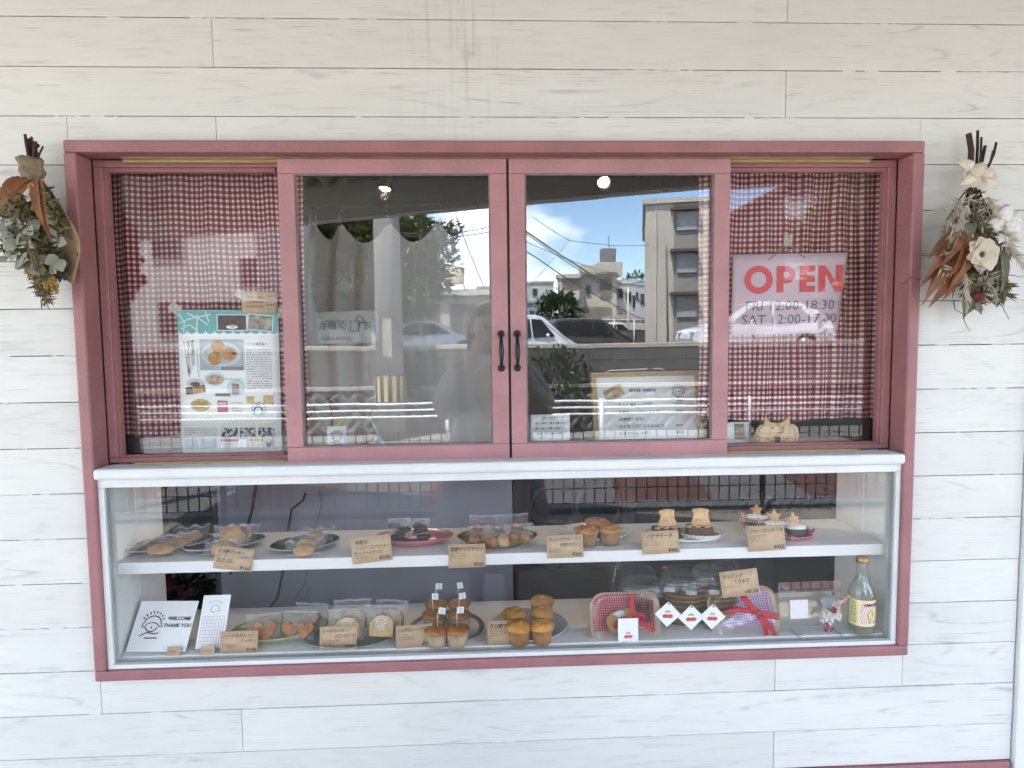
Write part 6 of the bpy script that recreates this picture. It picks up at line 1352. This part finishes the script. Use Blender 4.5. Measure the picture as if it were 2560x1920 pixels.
for i in range(40):
    u, v = R_.choice(((40, 470), (20, 510), (60, 500), (85, 540), (110, 530), (50, 545), (95, 570), (118, 560), (30, 540), (10, 490), (72, 480))); u += jit(16); v += jit(18)
    c = bp(B1, u, v, -.045 - R_.uniform(0, .03)); d = Vector((jit(.02), -.01, -.016 + jit(.012))); mb.leaf(c, c + d.normalized() * .030, .026, nrm=Vector((jit(.5), -1, jit(.5))), bend=.08, shape=.8, fold=.1)
mb.build("eucalyptus_leaf", EUC, b1)["kind"] = 'stuff'
mb = MB()
def spray(mb, pts, n, r, s):
    for i in range(n):
        t = R_.random() ** .8 * (len(pts) - 1); k = min(int(t), len(pts) - 2); c = pts[k].lerp(pts[k + 1], t - k) + Vector((jit(s), jit(s * .6), jit(s))); mb.ell(c, (r, r, r), 6, 4)
spray(mb, [bp(B1, 70, 400, -.05), bp(B1, 80, 450, -.06)], 40, .0042, .007); spray(mb, [bp(B1, 60, 545, -.055), bp(B1, 105, 600, -.06), bp(B1, 112, 622, -.06)], 150, .0042, .012); spray(mb, [bp(B1, 60, 585, -.05), bp(B1, 92, 600, -.05)], 50, .004, .008); mb.build("mustard_flower", YELF, b1)["kind"] = 'stuff'
mb = MB()
def tuft(mb, b, u0, v0, u1, v1, n, y, L, w):
    for i in range(n):
        t = R_.random(); c = bp(b, u0 + (u1 - u0) * t + jit(10), v0 + (v1 - v0) * t + jit(8), y + jit(.02)); d = Vector((jit(1), -.3 + jit(.6), -.5 + jit(.9))).normalized(); mb.leaf(c, c + d * L * R_.uniform(.5, 1.2), w, n=3, nrm=Vector((jit(1), -1, jit(1))))
tuft(mb, B1, 90, 400, 140, 500, 160, -.04, .018, .006); tuft(mb, B1, 70, 570, 100, 640, 260, -.045, .018, .005); tuft(mb, B1, 95, 640, 100, 655, 20, -.045, .014, .003); tuft(mb, B1, 40, 420, 60, 470, 120, -.035, .02, .006); tuft(mb, B1, 100, 420, 120, 470, 110, -.05, .015, .005); tuft(mb, B1, 30, 430, 20, 540, 260, -.03, .024, .008); tuft(mb, B1, 60, 440, 125, 590, 460, -.03, .024, .008); tuft(mb, B1, 20, 440, 100, 600, 260, -.065, .022, .006); mb.build('dry_foliage', DRYG, b1)["kind"] = 'stuff'
mb = MB(); spray(mb, [bp(B1, 20, 500, -.06), bp(B1, 30, 540, -.065)], 60, .004, .008); spray(mb, [bp(B1, 120, 540, -.05), bp(B1, 135, 600, -.05)], 50, .003, .01); mb.build("navy_flower", NAVYF, b1)["kind"] = 'stuff'
mb = MB(); twig(mb, bp(B1, 98, 625, -.04), bp(B1, 92, 650, -.04), .001, .0006); twig(mb, bp(B1, 92, 648, -.04), bp(B1, 108, 655, -.04), .0008, .0005); twig(mb, bp(B1, 168, 545, -.03), bp(B1, 150, 600, -.03), .0012, .0006); mb.build("dry_twig", TWIG, b1)

b2 = thing("dried_bouquet", "dried bouquet with cotton, rust leaves and a cream ribbon, right of the window", "bouquet", P_(2110, 360, .0)); B2 = Vector(b2.location)
mb = MB()
for u, v, r in ((2092, 288, .006), (2112, 282, .003), (2120, 296, .0025), (2128, 315, .0035), (2152, 308, .0028), (2145, 325, .002)): twig(mb, bp(B2, 2106 + (u - 2106) * .35, 395, -.012), bp(B2, u, v, -.014 + jit(.01)), r * 1.1, r)
mb.build("stem", TWIG, b2)
mb = MB(); q = bp(B2, 2106, 384, -.022); mb.lathe([(.022, -.030), (.025, -.010), (.022, .0), (.027, .014), (.018, .028)], 20, c=q, sy=.7, fn=lambda r, z, a, i: (r * (1 + .14 * math.sin(a * 4 + i * 2)), z + .005 * math.sin(a * 3 + i)))
for (u, v, du, dv) in ((2118, 375, 26, 10), (2090, 372, -18, -25), (2122, 380, 20, 26), (2095, 378, -14, 18)):
    for j in range(3): mb.leaf(bp(B2, u, v, -.03), bp(B2, u + du * 1.3 + jit(6), v + dv + jit(8), -.045), .024, bend=.3, n=5)
mb.build("cream_ribbon", CRM, b2, solid=.0006)
mb = MB()
for k in range(2):
    pts = [bp(B2, 2085 - 75 * s - 6 * k + 22 * s * s, 425 + 130 * s + 20 * k * s - 55 * s * (1 - s), -.03 - .01 * k) for s in [i / 16 for i in range(17)]]; mb.tube(pts, .0009, 4)
    for i in range(2, 17):
        for sg in (-1, 1): c = pts[i]; d = Vector((-.5 * sg - .2, -.2, .55 * sg - .3)).normalized(); mb.leaf(c, c + d * (.030 - .0011 * i), .0055, n=3)
mb.build("white_frond", FERN, b2)["kind"] = 'stuff'
mb = MB()
for (u0, v0, u1, v1, w) in ((2080, 500, 1992, 610, .024), (2085, 505, 2000, 640, .026), (2075, 520, 1990, 660, .026), (2082, 560, 2035, 650, .024), (2090, 545, 2020, 600, .02), (2070, 590, 2005, 665, .022), (2085, 520, 2050, 600, .024), (2060, 500, 2005, 560, .02), (2080, 640, 2140, 655, .016), (2120, 500, 2080, 560, .018)): mb.leaf(bp(B2, u0, v0, -.05 + jit(.012)), bp(B2, u1, v1, -.055 + jit(.02)), w, bend=jit(.15), n=7)

for i in range(12): u0, v0 = 2085 + jit(18), 520 + jit(25); mb.leaf(bp(B2, u0, v0, -.055 + jit(.012)), bp(B2, u0 - 55 + jit(25), v0 + 85 + jit(30), -.06 + jit(.02)), .02, bend=jit(.25), n=7, fold=.5)
mb.build("rust_leaf", RUSTL, b2)["kind"] = 'stuff'
for (u, v, r) in ((2165, 465, .021), (2180, 490, .019), (2150, 485, .018), (2190, 470, .015)): lump(bp(B2, u, v, -.05), (r, r * .8, r), u, 18, 12, .45, 3).build("cotton_boll", COTT, b2)
mb = MB()
for i in range(22):
    a_ = i * 2.4; rr = .036 if i < 13 else .024; c = bp(B2, 2112, 552, -.066 - .0004 * i); d = Vector((math.cos(a_), -.30 - .02 * i, math.sin(a_))); mb.leaf(c, c + d * (rr + jit(.004)), .040, bend=.3 + jit(.1), n=6, shape=1.25, fold=.12)
mb.build("white_petal", M("papery white petal", (.66, .58, .44), .8, .1, 40, trans=.2), b2)["kind"] = 'stuff'
mb = MB()
for i in range(16): u = 2106 + jit(14); twig(mb, bp(B2, u, 405, -.02 - R_.uniform(0, .02)), bp(B2, 2110 + (u - 2106) * 4.5 + jit(10), 490 + jit(30), -.045), .0016, .0012)
mb.build("lower_stem", TWIG, b2)["kind"] = 'stuff'
mb = MB(); tuft(mb, B2, 2106, 415, 2115, 490, 120, -.03, .024, .004); tuft(mb, B2, 2085, 430, 2060, 520, 110, -.045, .022, .004); tuft(mb, B2, 2128, 425, 2150, 470, 80, -.04, .022, .004); mb.build("pale_foliage", FERN, b2)["kind"] = 'stuff'
mb = MB(); tuft(mb, B2, 2070, 530, 2110, 650, 320, -.035, .03, .009); tuft(mb, B2, 2120, 480, 2165, 640, 320, -.032, .03, .009); tuft(mb, B2, 2100, 440, 2120, 520, 160, -.03, .03, .007); mb.build("dark_foliage", DRYG, b2)["kind"] = 'stuff'
lump(bp(B2, 2114, 550, -.085), (.011, .008, .011), 3, 12, 8, .6, 5).build("wine_centre", WINE, b2); lump(bp(B2, 2112, 640, -.06), (.016, .012, .012), 8, 14, 8, .7, 5).build("wine_centre", WINE, b2)
mb = MB()
for (u0, v0, u1, v1, w) in ((2150, 530, 2152, 660, .032), (2165, 540, 2160, 640, .02), (2085, 640, 2080, 690, .022), (2100, 650, 2120, 680, .018), (2130, 640, 2150, 660, .012), (2095, 470, 2085, 520, .03)): mb.leaf(bp(B2, u0, v0, -.05 + jit(.01)), bp(B2, u1, v1, -.05 + jit(.01)), w, bend=.1, n=7)
mb.build("green_leaf", DKG, b2)["kind"] = 'stuff'
mb = MB()
for (u0, v0, u1, v1) in ((2085, 580, 2090, 660), (2165, 510, 2212, 575), (2095, 430, 2060, 520), (2130, 430, 2190, 520)):
    A_, Bq = bp(B2, u0, v0, -.06), bp(B2, u1, v1, -.06); mb.tube([A_, Bq], .0008, 4)
    for i in range(110):
        t = R_.uniform(.1, 1); c = A_.lerp(Bq, t); d = ((Bq - A_).normalized() + Vector((jit(.7), jit(.4), jit(.5)))).normalized(); mb.leaf(c, c + d * .022, .0022, n=2)
mb.build("pampas_plume", PAMP, b2)["kind"] = 'stuff'
mb = MB(); tuft(mb, B2, 2060, 470, 2040, 600, 90, -.05, .022, .004); tuft(mb, B2, 2120, 440, 2130, 500, 60, -.04, .02, .004); tuft(mb, B2, 2130, 590, 2150, 640, 110, -.05, .018, .004); tuft(mb, B2, 2170, 520, 2190, 560, 50, -.04, .02, .004); mb.build("grey_foliage", M("grey white foliage", (.37, .33, .27), .85, .25, 50), b2)["kind"] = 'stuff'
mb = MB()
for (u0, v0, u1, v1) in ((2150, 640, 2180, 690), (2060, 650, 2095, 715), (2190, 540, 2212, 560), (2100, 440, 2092, 560), (2165, 600, 2215, 595), (1990, 600, 1940, 610)): twig(mb, bp(B2, u0, v0, -.04), bp(B2, u1, v1, -.04), .0011, .0005, 4, .006)
mb.build("dry_twig", TWIG, b2)["kind"] = "stuff"

# ------------------------------------------------------------------ the photographer, mirrored behind the sashes
SKIN = M("skin", (.52, .32, .23), .55, .08, 20); HAIR = M("black hair", (.015, .012, .012), .45, .3, 60, stretch=(1, 1, .1)); DRESS = M("grey lavender dress", (.55, .53, .60), .9, .12, 6); KNIT = M("grey knit sleeve", (.46, .44, .43), .95, .2, 60)
py_ = CAM.y - .30; ps = thing("person", "person in a loose grey dress and black hair holding up a phone to the window", "person", (CAM.x + .03, py_, 0))
def skinned(name, verts, edges, radii, mat, parent, sub=2):
    me = bpy.data.meshes.new(name); me.from_pydata(verts, edges, []); me.materials.append(mat); o = put(name, me, parent)
    sk = o.modifiers.new("skin", 'SKIN'); sk.use_smooth_shade = True; sv = me.skin_vertices
    if not sv: me.attributes.new(name="skin", type='FLOAT', domain='POINT') if False else None
    return o, me, sk
def limb_mesh(chains, name, mat, parent):
    mb = MB()
    for pts, rr in chains: 
        P = [Vector(p) for p in pts]; Q = []; RR = []
        for i in range(len(P) - 1):
            for k in range(5):
                t = k / 5; p0, p1, p2, p3 = P[max(i - 1, 0)], P[i], P[i + 1], P[min(i + 2, len(P) - 1)]
                Q.append(.5 * ((2 * p1) + (p2 - p0) * t + (2 * p0 - 5 * p1 + 4 * p2 - p3) * t * t + (3 * p1 - p0 - 3 * p2 + p3) * t ** 3)); RR.append(rr[i] + (rr[i + 1] - rr[i]) * t)
        Q.append(P[-1]); RR.append(rr[-1]); mb.tube(Q, RR, 14)
    o = mb.build(name, mat, parent); r = o.modifiers.new("remesh", 'REMESH'); r.mode = 'VOXEL'; r.voxel_size = .007; r.use_smooth_shade = True
    s = o.modifiers.new("smooth", 'SMOOTH'); s.factor = .5; s.iterations = 3; return o
HZ = 1.46                                             # height of the head centre
ch = [([(0, 0, .86), (0, 0, 1.0), (0, .0, 1.18), (0, -.01, 1.27)], [.15, .125, .15, .10]), ([(0, -.01, 1.25), (0, 0, 1.34), (0, .02, 1.42)], [.06, .05, .055]),
      ([(0, .015, HZ - .10), (0, .02, HZ - .07), (0, .005, HZ), (0, -.005, HZ + .06), (0, -.005, HZ + .105)], [.035, .062, .088, .085, .03]),
      ([(0, .10, HZ - .01), (0, .112, HZ - .035)], [.010, .014])]
for s in (-1, 1):
    hx = s * .030; ex = s * (.24 if s < 0 else .27); hand = (s * .062, .245, 1.40)
    el = (ex, .06, 1.05)
    ch.append(([(s * .12, -.01, 1.25), (s * .165, 0, 1.22), el, (s * .13, .19, 1.24), (s * .075, .235, 1.365)], [.07, .056, .042, .034, .024]))
    ch.append(([(s * .075, .235, 1.36), (s * .06, .25, 1.40), (s * .055, .252, 1.435)], [.026, .030, .018]))
    for f_ in range(4):
        z = 1.392 + .017 * f_; ch.append(([(s * .064, .244, z - .006), (s * .052, .238, z + .012), (s * .034, .248, z + .016), (s * .022, .2545, z + .012 - .002 * f_)], [.0105, .0092, .0085, .0075]))
    ch.append(([(s * .062, .25, 1.385), (s * .045, .262, 1.392), (s * .030, .262, 1.405)], [.012, .010, .008]))
    ch.append(([(s * .085, 0, .88), (s * .09, .01, .48), (s * .09, -.01, .10), (s * .09, .0, .05)], [.095, .058, .036, .036])); ch.append(([(s * .09, -.03, .035), (s * .095, .12, .028)], [.036, .028]))
    ch.append(([(s * .088, -.005, HZ - .01), (s * .094, -.012, HZ + .015)], [.014, .018]))
limb_mesh(ch, "body", SKIN, ps)
fc = MB()
for s in (-1, 1): fc.ell((s * .032, .082, HZ + .012), (.013, .008, .008), 10, 6)
fc.build("eye", M("eye", (.6, .6, .6), .3, 0), ps); fc = MB()
for s in (-1, 1): fc.ell((s * .032, .088, HZ + .012), (.006, .004, .0065), 8, 6)
fc.build("iris", BLACK, ps); fc = MB(); fc.ell((0, .088, HZ - .062), (.024, .008, .007), 12, 6); fc.build("mouth", M("lips", (.42, .16, .15), .5, 0), ps)
hr = MB(); hr.ell((0, -.022, HZ + .035), (.102, .105, .105), 20, 14, fn=lambda d: (1 if d.y < .35 or d.z > .35 else .80)); 
hr.grid(lambda u, v: ((.108 + .012 * math.sin(v * 5)) * math.cos(math.pi * (1 + u)) * (1 + .04 * math.sin(u * 60)), -.02 + .10 * math.sin(math.pi * (1 + u)), HZ + .04 - .25 * v), 40, 6); hr.build("hair", HAIR, ps, solid=.006)
dr = MB()
prof = [(.105, .07, 1.335), (.185, .10, 1.27), (.200, .125, 1.15), (.190, .13, 1.0), (.23, .16, .85), (.28, .21, .55), (.31, .24, .30), (.312, .242, .29)]
def dring(u, v):
    i = min(int(v * 7), 6); t = v * 7 - i; a_, b_ = prof[i], prof[i + 1]; rx, ry, z = (a_[k] + (b_[k] - a_[k]) * t for k in range(3)); f_ = 1 + .05 * max(0, v - .35) * math.sin(u * 2 * math.pi * 11); return (rx * f_ * math.cos(2 * math.pi * u), -.005 + ry * f_ * math.sin(2 * math.pi * u), z)
dr.grid(dring, 88, 28); dr.build("dress", DRESS, ps, solid=.004)
sl = []
for s in (-1, 1):
    ex = s * (.24 if s < 0 else .27); mb = MB(); P = [(s * .10, -.01, 1.27), (s * .175, .0, 1.215), (ex, .05, 1.035), (s * .165, .15, 1.16), (s * .115, .205, 1.27)]; mb.tube(P, [.085, .088, .092, .078, .066], 16); o = mb.build("sleeve", KNIT, ps, sub=1)
    mb = MB(); mb.ell((s * .09, .05, .035), (.05, .13, .04), 14, 8); mb.build("shoe", BLACK, ps)
ph = MB().box(-.0375, .0375, 0, .0085, -.078, .078); o = ph.build("phone", BLACK, None, (CAM.x + .03, CAM.y - .062, 1.418), (0, 0, 0), bev=.003); tag(o, "black phone held upright in both hands by the person in the grey dress", "phone")
MB().box(-.034, .034, -.0008, -.0001, -.073, .073).build("screen", emit("screen glow", (.5, .5, .5), .15), o); MB().lathe([(.0001, 0), (.006, 0), (.006, .0015), (.0001, .0015)], 14, M=Matrix.Translation((-.03, .0086, .065)) @ Matrix.Rotation(rad(-90), 4, 'X')).build("camera_lens", M("lens glass", (.02, .02, .03), .05), o)
